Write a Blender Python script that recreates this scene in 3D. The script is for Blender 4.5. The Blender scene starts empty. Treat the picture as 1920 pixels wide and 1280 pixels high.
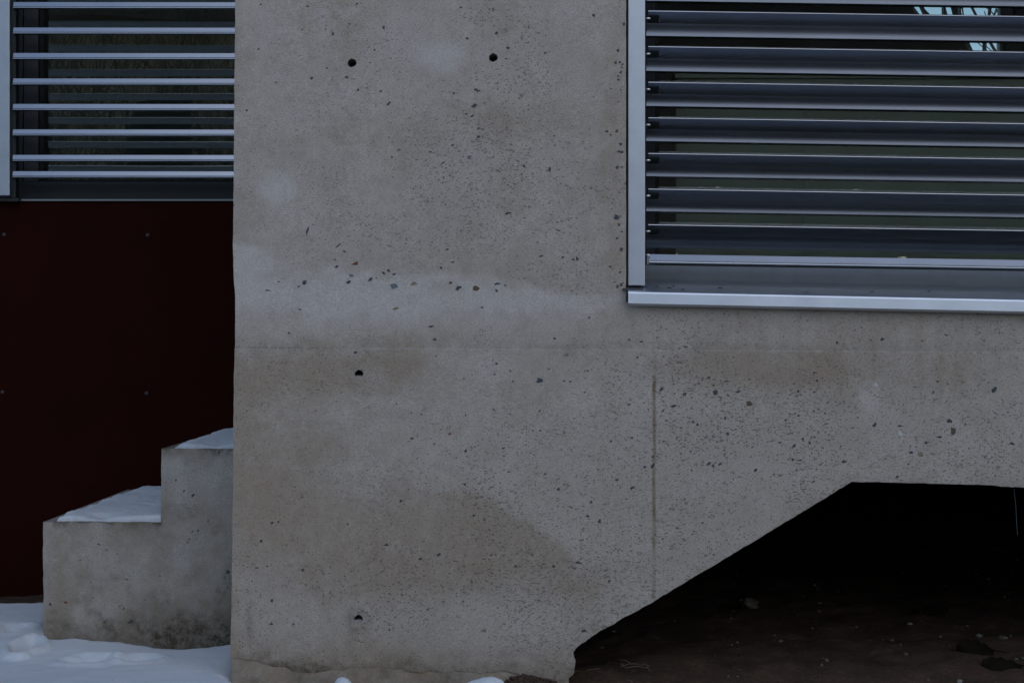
import bpy, bmesh, math, random
import numpy as np
from mathutils import Vector, Matrix, noise
from mathutils.geometry import delaunay_2d_cdt

random.seed(7)
rng = np.random.default_rng(7)
C = bpy.context.scene.collection
SC = bpy.context.scene

# ------------------------------------------------------------------ camera, world, sun, exposure
FPX, CX, CY, CAMZ, D0 = 3027.0, 960.0, 640.0, 0.69, 3.3   # the wall's front face is the plane y = 0
cam = bpy.data.cameras.new('camera')
camo = bpy.data.objects.new('camera', cam)
C.objects.link(camo)
camo.location = (0, -D0, CAMZ)
camo.rotation_euler = (math.radians(90), 0, 0)
cam.sensor_width = 36.0
cam.lens = FPX / 1920.0 * 36.0
cam.clip_start = 0.05
cam.clip_end = 500
SC.camera = camo

SUN_EL, SUN_AZ = 33.0, 162.0         # azimuth clockwise from +y: in front of the wall, to the right behind the camera
w = bpy.data.worlds.new('World')
SC.world = w
w.use_nodes = True
nt = w.node_tree
nt.nodes.clear()
sky = nt.nodes.new('ShaderNodeTexSky')
sky.sky_type = 'NISHITA'
sky.sun_disc = False
sky.sun_elevation = math.radians(SUN_EL)
sky.sun_rotation = math.radians(SUN_AZ)
sky.air_density = 1.2
sky.dust_density = 0.4
sky.ozone_density = 3.5
bg = nt.nodes.new('ShaderNodeBackground')
bg.inputs['Strength'].default_value = 0.13
wo = nt.nodes.new('ShaderNodeOutputWorld')
nt.links.new(sky.outputs[0], bg.inputs[0])
nt.links.new(bg.outputs[0], wo.inputs[0])

sun = bpy.data.lights.new('sun', 'SUN')
sun.energy = 0.5
sun.angle = math.radians(65)
sun.color = (1.0, 0.95, 0.88)
suno = bpy.data.objects.new('sun', sun)
C.objects.link(suno)
az, el = math.radians(SUN_AZ), math.radians(SUN_EL)
sdir = Vector((math.sin(az) * math.cos(el), math.cos(az) * math.cos(el), math.sin(el)))
suno.rotation_euler = sdir.to_track_quat('Z', 'Y').to_euler()

vs = SC.view_settings
vs.view_transform = 'Standard'
vs.look = 'None'
vs.gamma = 1.0
vs.use_curve_mapping = False
vs.exposure = -0.1
SC.cycles.max_bounces = 8
SC.cycles.transparent_max_bounces = 12


# ------------------------------------------------------------------ helpers
def P(px, py, d=D0):
    """a pixel of the 1920x1280 photograph, at distance d, as a point of the world"""
    return Vector(((px - CX) * d / FPX, d - D0, CAMZ - (py - CY) * d / FPX))


def empty(name, label, cat, loc=(0, 0, 0), group=None):
    o = bpy.data.objects.new(name, None)
    o.empty_display_size = 0.1
    C.objects.link(o)
    o.location = loc
    tag(o, label, cat, group)
    return o


def tag(o, label=None, cat=None, group=None, kind=None):
    if label: o['label'] = label
    if cat: o['category'] = cat
    if group: o['group'] = group
    if kind: o['kind'] = kind
    return o


def link(name, me, mat=None, parent=None, smooth=False):
    me.name = name
    o = bpy.data.objects.new(name, me)
    C.objects.link(o)
    if mat is not None and not me.materials:
        me.materials.append(mat)
    if smooth:
        me.polygons.foreach_set('use_smooth', [True] * len(me.polygons))
    if parent is not None:
        o.parent = parent
        o.matrix_parent_inverse = Matrix.Translation(-Vector(parent.location))
    return o


def obj(name, bm, mat=None, parent=None, smooth=False):
    me = bpy.data.meshes.new(name)
    bm.normal_update()
    bm.to_mesh(me)
    bm.free()
    return link(name, me, mat, parent, smooth)


def box(bm, lo, hi, bevel=0.0):
    x0, y0, z0 = lo
    x1, y1, z1 = hi
    vsx = [bm.verts.new(p) for p in ((x0, y0, z0), (x1, y0, z0), (x1, y1, z0), (x0, y1, z0),
                                     (x0, y0, z1), (x1, y0, z1), (x1, y1, z1), (x0, y1, z1))]
    fs = [bm.faces.new([vsx[i] for i in f]) for f in ((0, 3, 2, 1), (4, 5, 6, 7), (0, 1, 5, 4), (1, 2, 6, 5), (2, 3, 7, 6), (3, 0, 4, 7))]
    if bevel:
        es = list({e for f in fs for e in f.edges})
        bmesh.ops.bevel(bm, geom=es, offset=bevel, segments=2, affect='EDGES', profile=0.6)


def boxobj(name, lo, hi, mat, parent=None, bevel=0.0):
    bm = bmesh.new()
    box(bm, lo, hi, bevel)
    return obj(name, bm, mat, parent)


def prism(bm, prof, a, b):
    """closed (y, z) profile swept from point a to point b (along x)"""
    ra = [bm.verts.new((a[0], a[1] + p[0], a[2] + p[1])) for p in prof]
    rb = [bm.verts.new((b[0], b[1] + p[0], b[2] + p[1])) for p in prof]
    n = len(prof)
    for i in range(n):
        bm.faces.new((ra[i], ra[(i + 1) % n], rb[(i + 1) % n], rb[i]))
    bm.faces.new(ra[::-1])
    bm.faces.new(rb)


def tube(bm, pts, radii, seg=6, cap=True):
    rings = []
    for i, p in enumerate(pts):
        p = Vector(p)
        t = (Vector(pts[min(i + 1, len(pts) - 1)]) - Vector(pts[max(i - 1, 0)])).normalized()
        u = t.cross(Vector((0.31, 0.2, 0.93)))
        if u.length < 1e-3: u = t.cross(Vector((1, 0, 0)))
        u.normalize()
        v = t.cross(u)
        rings.append([bm.verts.new(p + radii[i] * (math.cos(2 * math.pi * k / seg) * u + math.sin(2 * math.pi * k / seg) * v)) for k in range(seg)])
    for r0, r1 in zip(rings, rings[1:]):
        for k in range(seg):
            bm.faces.new((r0[k], r0[(k + 1) % seg], r1[(k + 1) % seg], r1[k]))
    if cap:
        bm.faces.new(rings[0][::-1])
        bm.faces.new(rings[-1])


def vnoise(x, y, seed=0, octaves=4, rough=0.5):
    """numpy fractal value noise in -1..1"""
    x = np.asarray(x, float); y = np.asarray(y, float)
    out = np.zeros_like(x); amp = 1.0; tot = 0.0
    for o in range(octaves):
        g = np.random.default_rng(seed * 31 + o).random((64, 64)) * 2 - 1
        xi = np.floor(x).astype(int); yi = np.floor(y).astype(int)
        fx = x - xi; fy = y - yi
        fx = fx * fx * (3 - 2 * fx); fy = fy * fy * (3 - 2 * fy)
        a = g[yi % 64, xi % 64]; b = g[yi % 64, (xi + 1) % 64]
        c = g[(yi + 1) % 64, xi % 64]; d = g[(yi + 1) % 64, (xi + 1) % 64]
        out += amp * ((a * (1 - fx) + b * fx) * (1 - fy) + (c * (1 - fx) + d * fx) * fy)
        tot += amp; amp *= rough; x = x * 2.03 + 5.3; y = y * 2.03 + 1.7
    return out / tot * 1.6


def sstep(a, b, x):
    t = np.clip((np.asarray(x, float) - a) / (b - a), 0, 1)
    return t * t * (3 - 2 * t)


# ------------------------------------------------------------------ materials
def new_mat(name):
    m = bpy.data.materials.new(name)
    m.use_nodes = True
    n = m.node_tree
    n.nodes.clear()
    out = n.nodes.new('ShaderNodeOutputMaterial')
    b = n.nodes.new('ShaderNodeBsdfPrincipled')
    n.links.new(b.outputs[0], out.inputs[0])
    return m, n, b


class NG:
    """tiny helper to write node graphs"""
    def __init__(s, nt): s.t = nt
    def n(s, typ, **kw):
        nd = s.t.nodes.new(typ)
        for k, v in kw.items(): setattr(nd, k, v)
        return nd
    def put(s, sock, v):
        if hasattr(v, 'links') or isinstance(v, bpy.types.NodeSocket): s.t.links.new(v, sock)
        elif isinstance(v, (tuple, list)) and len(v) == 3 and sock.type == 'RGBA': sock.default_value = (*v, 1)
        else: sock.default_value = v
    def math(s, op, a, b=0.0, c=None, clamp=False):
        nd = s.n('ShaderNodeMath', operation=op, use_clamp=clamp)
        s.put(nd.inputs[0], a); s.put(nd.inputs[1], b)
        if c is not None: s.put(nd.inputs[2], c)
        return nd.outputs[0]
    def mix(s, f, a, b, blend='MIX'):
        nd = s.n('ShaderNodeMix', data_type='RGBA', blend_type=blend)
        s.put(nd.inputs[0], f); s.put(nd.inputs[6], a); s.put(nd.inputs[7], b)
        return nd.outputs[2]
    def ramp(s, v, lo, hi, a=0.0, b=1.0):
        nd = s.n('ShaderNodeMapRange', clamp=True)
        s.put(nd.inputs[0], v); s.put(nd.inputs[1], lo); s.put(nd.inputs[2], hi); s.put(nd.inputs[3], a); s.put(nd.inputs[4], b)
        return nd.outputs[0]
    def coord(s): return s.n('ShaderNodeTexCoord').outputs['Object']
    def scale(s, v, sc):
        nd = s.n('ShaderNodeMapping'); s.put(nd.inputs[0], v); nd.inputs['Scale'].default_value = sc; return nd.outputs[0]
    def noise(s, v, scale, detail=4, rough=0.55):
        nd = s.n('ShaderNodeTexNoise'); s.put(nd.inputs['Vector'], v)
        nd.inputs['Scale'].default_value = scale; nd.inputs['Detail'].default_value = detail; nd.inputs['Roughness'].default_value = rough
        return nd.outputs[0]
    def voro(s, v, scale, out='Distance', rnd=1.0):
        nd = s.n('ShaderNodeTexVoronoi'); s.put(nd.inputs['Vector'], v)
        nd.inputs['Scale'].default_value = scale; nd.inputs['Randomness'].default_value = rnd
        return nd
    def bump(s, h, strength, dist, normal=None):
        nd = s.n('ShaderNodeBump'); s.put(nd.inputs['Height'], h)
        nd.inputs['Strength'].default_value = strength; nd.inputs['Distance'].default_value = dist
        if normal is not None: s.t.links.new(normal, nd.inputs['Normal'])
        return nd.outputs[0]


def simple(name, col, rough=0.6, metal=0.0, var=0.12, nscale=30.0, bump=0.0, spec=0.5, bscale=None):
    m, n, b = new_mat(name)
    g = NG(n)
    co = g.coord()
    f = g.noise(co, nscale, 5)
    c = g.mix(g.ramp(f, 0.3, 0.7), tuple(x * (1 - var) for x in col), tuple(x * (1 + var) for x in col))
    n.links.new(c, b.inputs['Base Color'])
    b.inputs['Roughness'].default_value = rough
    b.inputs['Metallic'].default_value = metal
    b.inputs['Specular IOR Level'].default_value = spec
    if bump:
        n.links.new(g.bump(g.noise(co, bscale or nscale * 4, 5), 0.6, bump), b.inputs['Normal'])
    return m


def concrete(name, tint=(1, 1, 1), speck=1.0, use_attr=True):
    m, n, b = new_mat(name)
    g = NG(n)
    co = g.coord()
    if use_attr:
        at = g.n('ShaderNodeAttribute', attribute_name='stain')
        sp = g.n('ShaderNodeSeparateColor'); n.links.new(at.outputs['Color'], sp.inputs[0])
        brown, light, dens, dirt = sp.outputs[0], sp.outputs[1], sp.outputs[2], at.outputs['Alpha']
    else:
        brown = g.ramp(g.noise(co, 4.0, 5), 0.45, 0.75)
        light = g.ramp(g.noise(g.scale(co, (1.3, 1.3, 1.1)), 5.0, 5), 0.5, 0.75)
        dens = 0.55
        dirt = 0.0
    T = lambda c: tuple(x * y for x, y in zip(c, tint))
    fine = g.noise(co, 38.0, 8, 0.72)
    fo = g.math('SUBTRACT', fine, 0.5)
    if use_attr:
        # break the edges of the stains with the grain of the face
        brown = g.math('ADD', brown, g.math('MULTIPLY', g.math('MULTIPLY', fo, 1.1), g.ramp(brown, 0.0, 0.3)), clamp=True)
        light = g.math('ADD', light, g.math('MULTIPLY', g.math('MULTIPLY', fo, 1.3), g.ramp(light, 0.0, 0.3)), clamp=True)
    # mottled body colour
    n1 = g.noise(co, 9.0, 8, 0.62)
    n2 = g.noise(co, 55.0, 6, 0.65)
    n3 = g.noise(g.scale(co, (0.55, 1, 1.6)), 420.0, 3, 0.7)
    col = g.mix(g.ramp(n1, 0.33, 0.68), T((0.405, 0.385, 0.360)), T((0.500, 0.482, 0.460)))
    col = g.mix(g.math('MULTIPLY', brown, g.ramp(n2, 0.25, 0.65, 0.55, 1.0)), col, T((0.295, 0.236, 0.165)))
    col = g.mix(g.math('MULTIPLY', light, g.ramp(n2, 0.25, 0.7, 0.6, 1.0)), col, T((0.60, 0.607, 0.608)))
    col = g.mix(g.ramp(fine, 0.42, 0.75, 0.0, 0.55), col, T((0.27, 0.25, 0.225)))
    col = g.mix(g.ramp(n3, 0.35, 0.75, 0.0, 0.8), col, T((0.23, 0.215, 0.20)))
    col = g.mix(g.ramp(n3, 0.52, 0.25, 0.0, 0.35), col, T((0.55, 0.53, 0.50)))
    warp = g.n('ShaderNodeTexNoise'); n.links.new(co, warp.inputs['Vector']); warp.inputs['Scale'].default_value = 260.0; warp.inputs['Detail'].default_value = 3
    wv = g.n('ShaderNodeVectorMath', operation='MULTIPLY_ADD'); n.links.new(warp.outputs['Color'], wv.inputs[0]); wv.inputs[1].default_value = (0.0045,) * 3; n.links.new(co, wv.inputs[2])
    hgt = g.math('MULTIPLY', n3, 0.35)
    # sand grains and small pits, three sizes, each cell with its own size
    for sc_, amt, size, dark in ((340.0, 0.80, 0.85, (0.15, 0.135, 0.12)), (205.0, 0.25, 0.66, (0.10, 0.097, 0.095)), (110.0, 0.13, 0.55, (0.065, 0.07, 0.078))):
        vo = g.voro(g.scale(wv.outputs[0], (0.66, 1.0, 1.25)), sc_)
        sc = g.n('ShaderNodeSeparateColor'); n.links.new(vo.outputs['Color'], sc.inputs[0])
        lim = g.math('MULTIPLY', g.math('SUBTRACT', g.math('MULTIPLY', dens, amt * speck), sc.outputs[0]), size / amt)
        msk = g.math('MULTIPLY', g.math('SUBTRACT', lim, vo.outputs['Distance']), 14.0, clamp=True)
        msk = g.math('MULTIPLY', msk, g.ramp(sc.outputs[1], 0.0, 1.0, 0.25, 1.0))
        c2 = g.mix(g.ramp(sc.outputs[2], 0.72, 0.8), dark, (0.17, 0.125, 0.085))
        col = g.mix(msk, col, c2)
        hgt = g.math('SUBTRACT', hgt, g.math('MULTIPLY', msk, 0.5))
    # pale grains
    vo = g.voro(wv.outputs[0], 210.0)
    sc = g.n('ShaderNodeSeparateColor'); n.links.new(vo.outputs['Color'], sc.inputs[0])
    msk = g.math('MULTIPLY', g.math('SUBTRACT', g.math('MULTIPLY', g.math('SUBTRACT', 0.07 * speck, sc.outputs[1]), 4.0), vo.outputs['Distance']), 8.0, clamp=True)
    col = g.mix(g.math('MULTIPLY', msk, 0.55), col, (0.58, 0.55, 0.51))
    if name.startswith('board'):
        # rust-brown line along the upright joint, thin pale ridge along the level one
        sx = g.n('ShaderNodeSeparateXYZ'); n.links.new(co, sx.inputs[0])
        wob = g.math('MULTIPLY', g.math('SUBTRACT', g.noise(co, 14.0, 4), 0.5), 0.008)
        xj = (1226.4 - CX) * D0 / FPX
        dx = g.math('ABSOLUTE', g.math('SUBTRACT', g.math('ADD', sx.outputs[0], wob), xj))
        zline = g.math('MULTIPLY_ADD', sx.outputs[0], -0.0062, CAMZ - (654.5 - CY) * D0 / FPX + 0.0)
        dz = g.math('ABSOLUTE', g.math('SUBTRACT', sx.outputs[2], zline))
        brk = g.ramp(g.noise(g.scale(co, (1, 1, .5)), 30.0, 4), 0.35, 0.6)
        up = g.math('MULTIPLY', g.ramp(dx, 0.0052, 0.0012), g.math('MULTIPLY', g.ramp(sx.outputs[2], 0.60, 0.68, 1, 0), g.ramp(sx.outputs[2], 0.20, 0.36, 0.45, 1)))
        col = g.mix(g.math('MULTIPLY', up, g.math('MULTIPLY', g.math('ADD', brk, 0.35), 0.7)), col, (0.17, 0.115, 0.055))
        lv = g.math('MULTIPLY', g.ramp(dz, 0.0024, 0.0008), g.math('MULTIPLY', brk, g.ramp(sx.outputs[0], -0.36, -0.30)))
        col = g.mix(g.math('MULTIPLY', lv, 0.38), col, (0.58, 0.55, 0.51))
        above = g.math('MULTIPLY', g.ramp(g.math('SUBTRACT', sx.outputs[2], zline), 0.0, 0.022, 1, 0), g.ramp(g.math('SUBTRACT', sx.outputs[2], zline), -0.002, 0.001))
        col = g.mix(g.math('MULTIPLY', above, g.math('MULTIPLY', g.ramp(fine, 0.35, 0.65), 0.45)), col, (0.26, 0.225, 0.185))
        lft = g.math('MULTIPLY', g.ramp(dz, 0.0022, 0.0008), g.math('MULTIPLY', g.ramp(fine, 0.4, 0.55), g.ramp(sx.outputs[0], -0.28, -0.42)))
        col = g.mix(g.math('MULTIPLY', lft, 0.55), col, (0.17, 0.145, 0.115))
    if use_attr:
        col = g.mix(g.math('MULTIPLY', dirt, g.ramp(g.noise(co, 70.0, 7, 0.7), 0.36, 0.60, 0.25, 1.0)), col, (0.085, 0.070, 0.045))
    n.links.new(col, b.inputs['Base Color'])
    b.inputs['Roughness'].default_value = 0.88
    b.inputs['Specular IOR Level'].default_value = 0.25
    big = g.bump(n1, 0.25, 0.004)
    n.links.new(g.bump(hgt, 0.7, 0.0016, big), b.inputs['Normal'])
    return m


M = {}
M['concrete'] = concrete('board_concrete', (1.14, 1.03, 0.945))
M['step_concrete'] = concrete('step_concrete', (0.985, 0.905, 0.825), 0.9)
M['rough_concrete'] = concrete('rough_concrete', (0.8, 0.77, 0.72), 0.8, False)
M['mortar'] = simple('mortar_plug', (0.36, 0.36, 0.345), 0.9, var=0.3, nscale=160, bump=0.002)
M['stone_dark'] = simple('dark_aggregate', (0.062, 0.068, 0.080), 0.75, var=0.4, nscale=300, bump=0.0006)
M['stone_blue'] = simple('blue_grey_aggregate', (0.13, 0.16, 0.19), 0.75, var=0.3, nscale=300, bump=0.0006)
M['stone_brown'] = simple('brown_aggregate', (0.12, 0.078, 0.048), 0.8, var=0.4, nscale=300, bump=0.0006)
M['stone_tan'] = simple('tan_aggregate', (0.25, 0.20, 0.14), 0.8, var=0.3, nscale=300, bump=0.0006)
M['stone_rust'] = simple('rusty_aggregate', (0.17, 0.065, 0.03), 0.85, var=0.4, nscale=300, bump=0.0006)
M['stone_white'] = simple('pale_aggregate', (0.55, 0.54, 0.52), 0.8, var=0.15, nscale=300, bump=0.0006)
M['alu'] = simple('anodised_aluminium', (0.56, 0.575, 0.60), 0.36, 1.0, var=0.05, nscale=14)
M['alu_slat'] = simple('anodised_slat', (0.39, 0.41, 0.445), 0.24, 1.0, var=0.04, nscale=9)
M['alu_rail'] = simple('rail_aluminium', (0.46, 0.485, 0.525), 0.45, 1.0, var=0.06, nscale=22, bump=0.0001, bscale=500)
M['sill_alu'] = simple('sill_aluminium', (0.63, 0.665, 0.73), 0.42, 1.0, var=0.06, nscale=18)
M['dark_plastic'] = simple('black_plastic', (0.012, 0.014, 0.015), 0.5)
M['pin_metal'] = simple('bright_pin_steel', (0.75, 0.72, 0.62), 0.3, 1.0)
M['frame_grey'] = simple('grey_window_frame', (0.034, 0.038, 0.043), 0.55, 0.0, var=0.08)
M['frame_pale'] = simple('light_grey_window_frame', (0.22, 0.235, 0.25), 0.45, 0.0, var=0.08)  # paler of the two frame greys, also for strip and end cap
M['gasket'] = simple('black_rubber', (0.008, 0.008, 0.008), 0.7)
M['red_panel'] = simple('oxblood_board', (0.022, 0.0036, 0.0020), 0.85, var=0.10, nscale=6, bump=0.0004, bscale=140, spec=0.06)
M['screw'] = simple('painted_screw_head', (0.045, 0.028, 0.026), 0.6, 0.0)
M['soil'] = None
M['leaf'] = simple('wet_brown_leaf', (0.010, 0.0075, 0.005), 0.85, spec=0.08, var=0.4, nscale=60, bump=0.001)
M['leaf_dry'] = simple('dry_leaf_bit', (0.05, 0.033, 0.02), 0.8, var=0.4, nscale=200)
M['straw'] = simple('dry_straw', (0.17, 0.135, 0.09), 0.8, var=0.3, nscale=100)
M['pebble_mix'] = simple('pebble_grey', (0.105, 0.085, 0.07), 0.85, var=0.5, nscale=60, bump=0.001)
M['pebble_pale'] = simple('pebble_pale', (0.22, 0.205, 0.18), 0.85, var=0.3, nscale=60)
M['thread'] = simple('blue_grey_thread', (0.06, 0.085, 0.10), 0.5)
M['bark'] = simple('grey_brown_bark', (0.075, 0.058, 0.044), 0.9, var=0.4, nscale=25, bump=0.004)
M['plaster'] = simple('beige_plaster', (0.80, 0.60, 0.40), 0.9, var=0.08, nscale=3, bump=0.002, bscale=80)
M['roof_tile'] = simple('brown_roof', (0.16, 0.09, 0.06), 0.85, var=0.25, nscale=12)
M['room_wall'] = simple('room_wall_paint', (0.30, 0.265, 0.21), 0.9, var=0.06, nscale=3)
M['room_floor'] = simple('room_floor', (0.10, 0.085, 0.07), 0.7)
M['cabinet'] = simple('pale_green_board', (0.62, 0.64, 0.54), 0.7, var=0.10, nscale=5)
M['white_paint'] = simple('white_window_paint', (0.62, 0.58, 0.60), 0.6, var=0.04)
M['hedge'] = simple('evergreen_leaf', (0.075, 0.066, 0.036), 0.7, var=0.5, nscale=8)
M['shell'] = simple('building_concrete', (0.34, 0.33, 0.31), 0.9, var=0.1, nscale=4, bump=0.002)


def soil_mat():
    m, n, b = new_mat('dark_soil')
    g = NG(n); co = g.coord()
    n1 = g.noise(co, 6.0, 8, 0.65); n2 = g.noise(co, 90.0, 5, 0.7)
    col = g.mix(g.ramp(n1, 0.35, 0.7), (0.058, 0.034, 0.022), (0.155, 0.096, 0.063))
    col = g.mix(g.ramp(n2, 0.3, 0.75, 0, 0.7), col, (0.035, 0.026, 0.020))
    vo = g.voro(co, 120.0); sc = g.n('ShaderNodeSeparateColor'); n.links.new(vo.outputs['Color'], sc.inputs[0])
    k = g.math('MULTIPLY', g.math('SUBTRACT', g.math('MULTIPLY', g.math('SUBTRACT', 0.10, sc.outputs[0]), 3.0), vo.outputs['Distance']), 9.0, clamp=True)
    col = g.mix(k, col, (0.24, 0.22, 0.19))
    n.links.new(col, b.inputs['Base Color'])
    b.inputs['Roughness'].default_value = 0.95
    b.inputs['Specular IOR Level'].default_value = 0.2
    n.links.new(g.bump(g.math('ADD', n2, g.math('MULTIPLY', k, 0.5)), 0.9, 0.008), b.inputs['Normal'])
    return m


def snow_mat():
    m, n, b = new_mat('old_snow')
    g = NG(n); co = g.coord()
    n1 = g.noise(co, 3.5, 6); n2 = g.noise(co, 220.0, 4, 0.7); n3 = g.noise(co, 38.0, 4)
    col = g.mix(g.ramp(n1, 0.35, 0.7), (0.70, 0.72, 0.745), (0.80, 0.815, 0.83))
    vo = g.voro(co, 45.0); sc = g.n('ShaderNodeSeparateColor'); n.links.new(vo.outputs['Color'], sc.inputs[0])
    k = g.math('MULTIPLY', g.math('SUBTRACT', g.math('MULTIPLY', g.math('SUBTRACT', 0.05, sc.outputs[0]), 3.0), vo.outputs['Distance']), 14.0, clamp=True)
    col = g.mix(g.math('MULTIPLY', k, 0.7), col, (0.22, 0.17, 0.12))
    at = g.n('ShaderNodeAttribute', attribute_name='dirt')
    col = g.mix(at.outputs['Fac'], col, (0.36, 0.33, 0.30))
    n.links.new(col, b.inputs['Base Color'])
    b.inputs['Roughness'].default_value = 0.75
    b.inputs['Subsurface Weight'].default_value = 0.25
    b.inputs['Subsurface Radius'].default_value = (0.02, 0.025, 0.03)
    b.inputs['Subsurface Scale'].default_value = 0.3
    n.links.new(g.bump(g.math('ADD', n2, g.math('MULTIPLY', n3, 1.6)), 0.5, 0.004), b.inputs['Normal'])
    return m


def glass_mat(name, tint, ior, rough=0.0):
    m = bpy.data.materials.new(name)
    m.use_nodes = True
    n = m.node_tree; n.nodes.clear(); g = NG(n)
    out = g.n('ShaderNodeOutputMaterial')
    tr = g.n('ShaderNodeBsdfTransparent'); tr.inputs[0].default_value = (*tint, 1)
    gl = g.n('ShaderNodeBsdfGlossy'); gl.inputs['Roughness'].default_value = rough; gl.inputs[0].default_value = (0.95, 0.97, 0.96, 1)
    fr = g.n('ShaderNodeFresnel'); fr.inputs['IOR'].default_value = ior
    nb = g.bump(g.noise(g.coord(), 1.6, 2), 0.12, 0.02)
    n.links.new(nb, gl.inputs['Normal'])
    mx = g.n('ShaderNodeMixShader')
    n.links.new(fr.outputs[0], mx.inputs[0]); n.links.new(tr.outputs[0], mx.inputs[1]); n.links.new(gl.outputs[0], mx.inputs[2])
    n.links.new(mx.outputs[0], out.inputs[0])
    return m


M['soil'] = soil_mat()
M['snow'] = snow_mat()
M['glass'] = glass_mat('window_glass', (0.90, 0.93, 0.90), 1.7)
M['glass_clear'] = glass_mat('clear_window_glass', (0.97, 0.98, 0.98), 1.45)
M['glass_left'] = glass_mat('dark_window_glass', (0.6, 0.66, 0.62), 2.0)


# ------------------------------------------------------------------ the concrete wall
def densify(poly, step, amp, seed):
    """walk a pixel outline in short steps with an uneven edge"""
    out = []
    n = len(poly)
    for i in range(n):
        a = np.array(poly[i][:2], float); b_ = np.array(poly[(i + 1) % n][:2], float)
        k_amp = poly[i][2] if len(poly[i]) > 2 else amp
        L = np.linalg.norm(b_ - a)
        st = step if k_amp else 60.0
        k = max(1, int(L / st))
        nrm = np.array((-(b_ - a)[1], (b_ - a)[0])) / max(L, 1e-6)
        for j in range(k):
            p = a + (b_ - a) * j / k
            if j and k_amp:
                p = p + nrm * k_amp * float(vnoise([j * 0.45 + 9 * i], [seed * 3.7], seed, 4, 0.75)[0])
            out.append(p)
    return out


def in_poly(px, py, poly):
    poly = np.array(poly)
    x0, y0 = poly[:, 0], poly[:, 1]
    x1, y1 = np.roll(x0, -1), np.roll(y0, -1)
    inside = np.zeros(len(px), bool)
    for a, b_, c, d in zip(x0, y0, x1, y1):
        if b_ == d: continue
        cond = ((b_ > py) != (d > py)) & (px < (c - a) * (py - b_) / (d - b_) + a)
        inside ^= cond
    return inside


def blob(x, y, cx, cy, rx, ry, soft=0.5, seed=1, warp=0.35):
    wx = vnoise(x / 60 + seed, y / 60, seed) * warp; wy = vnoise(x / 60 + 17, y / 60 + seed, seed + 5) * warp
    r = np.sqrt(((x - cx) / rx + wx) ** 2 + ((y - cy) / ry + wy) ** 2)
    return 1 - sstep(1 - soft, 1 + soft, r)


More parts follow.
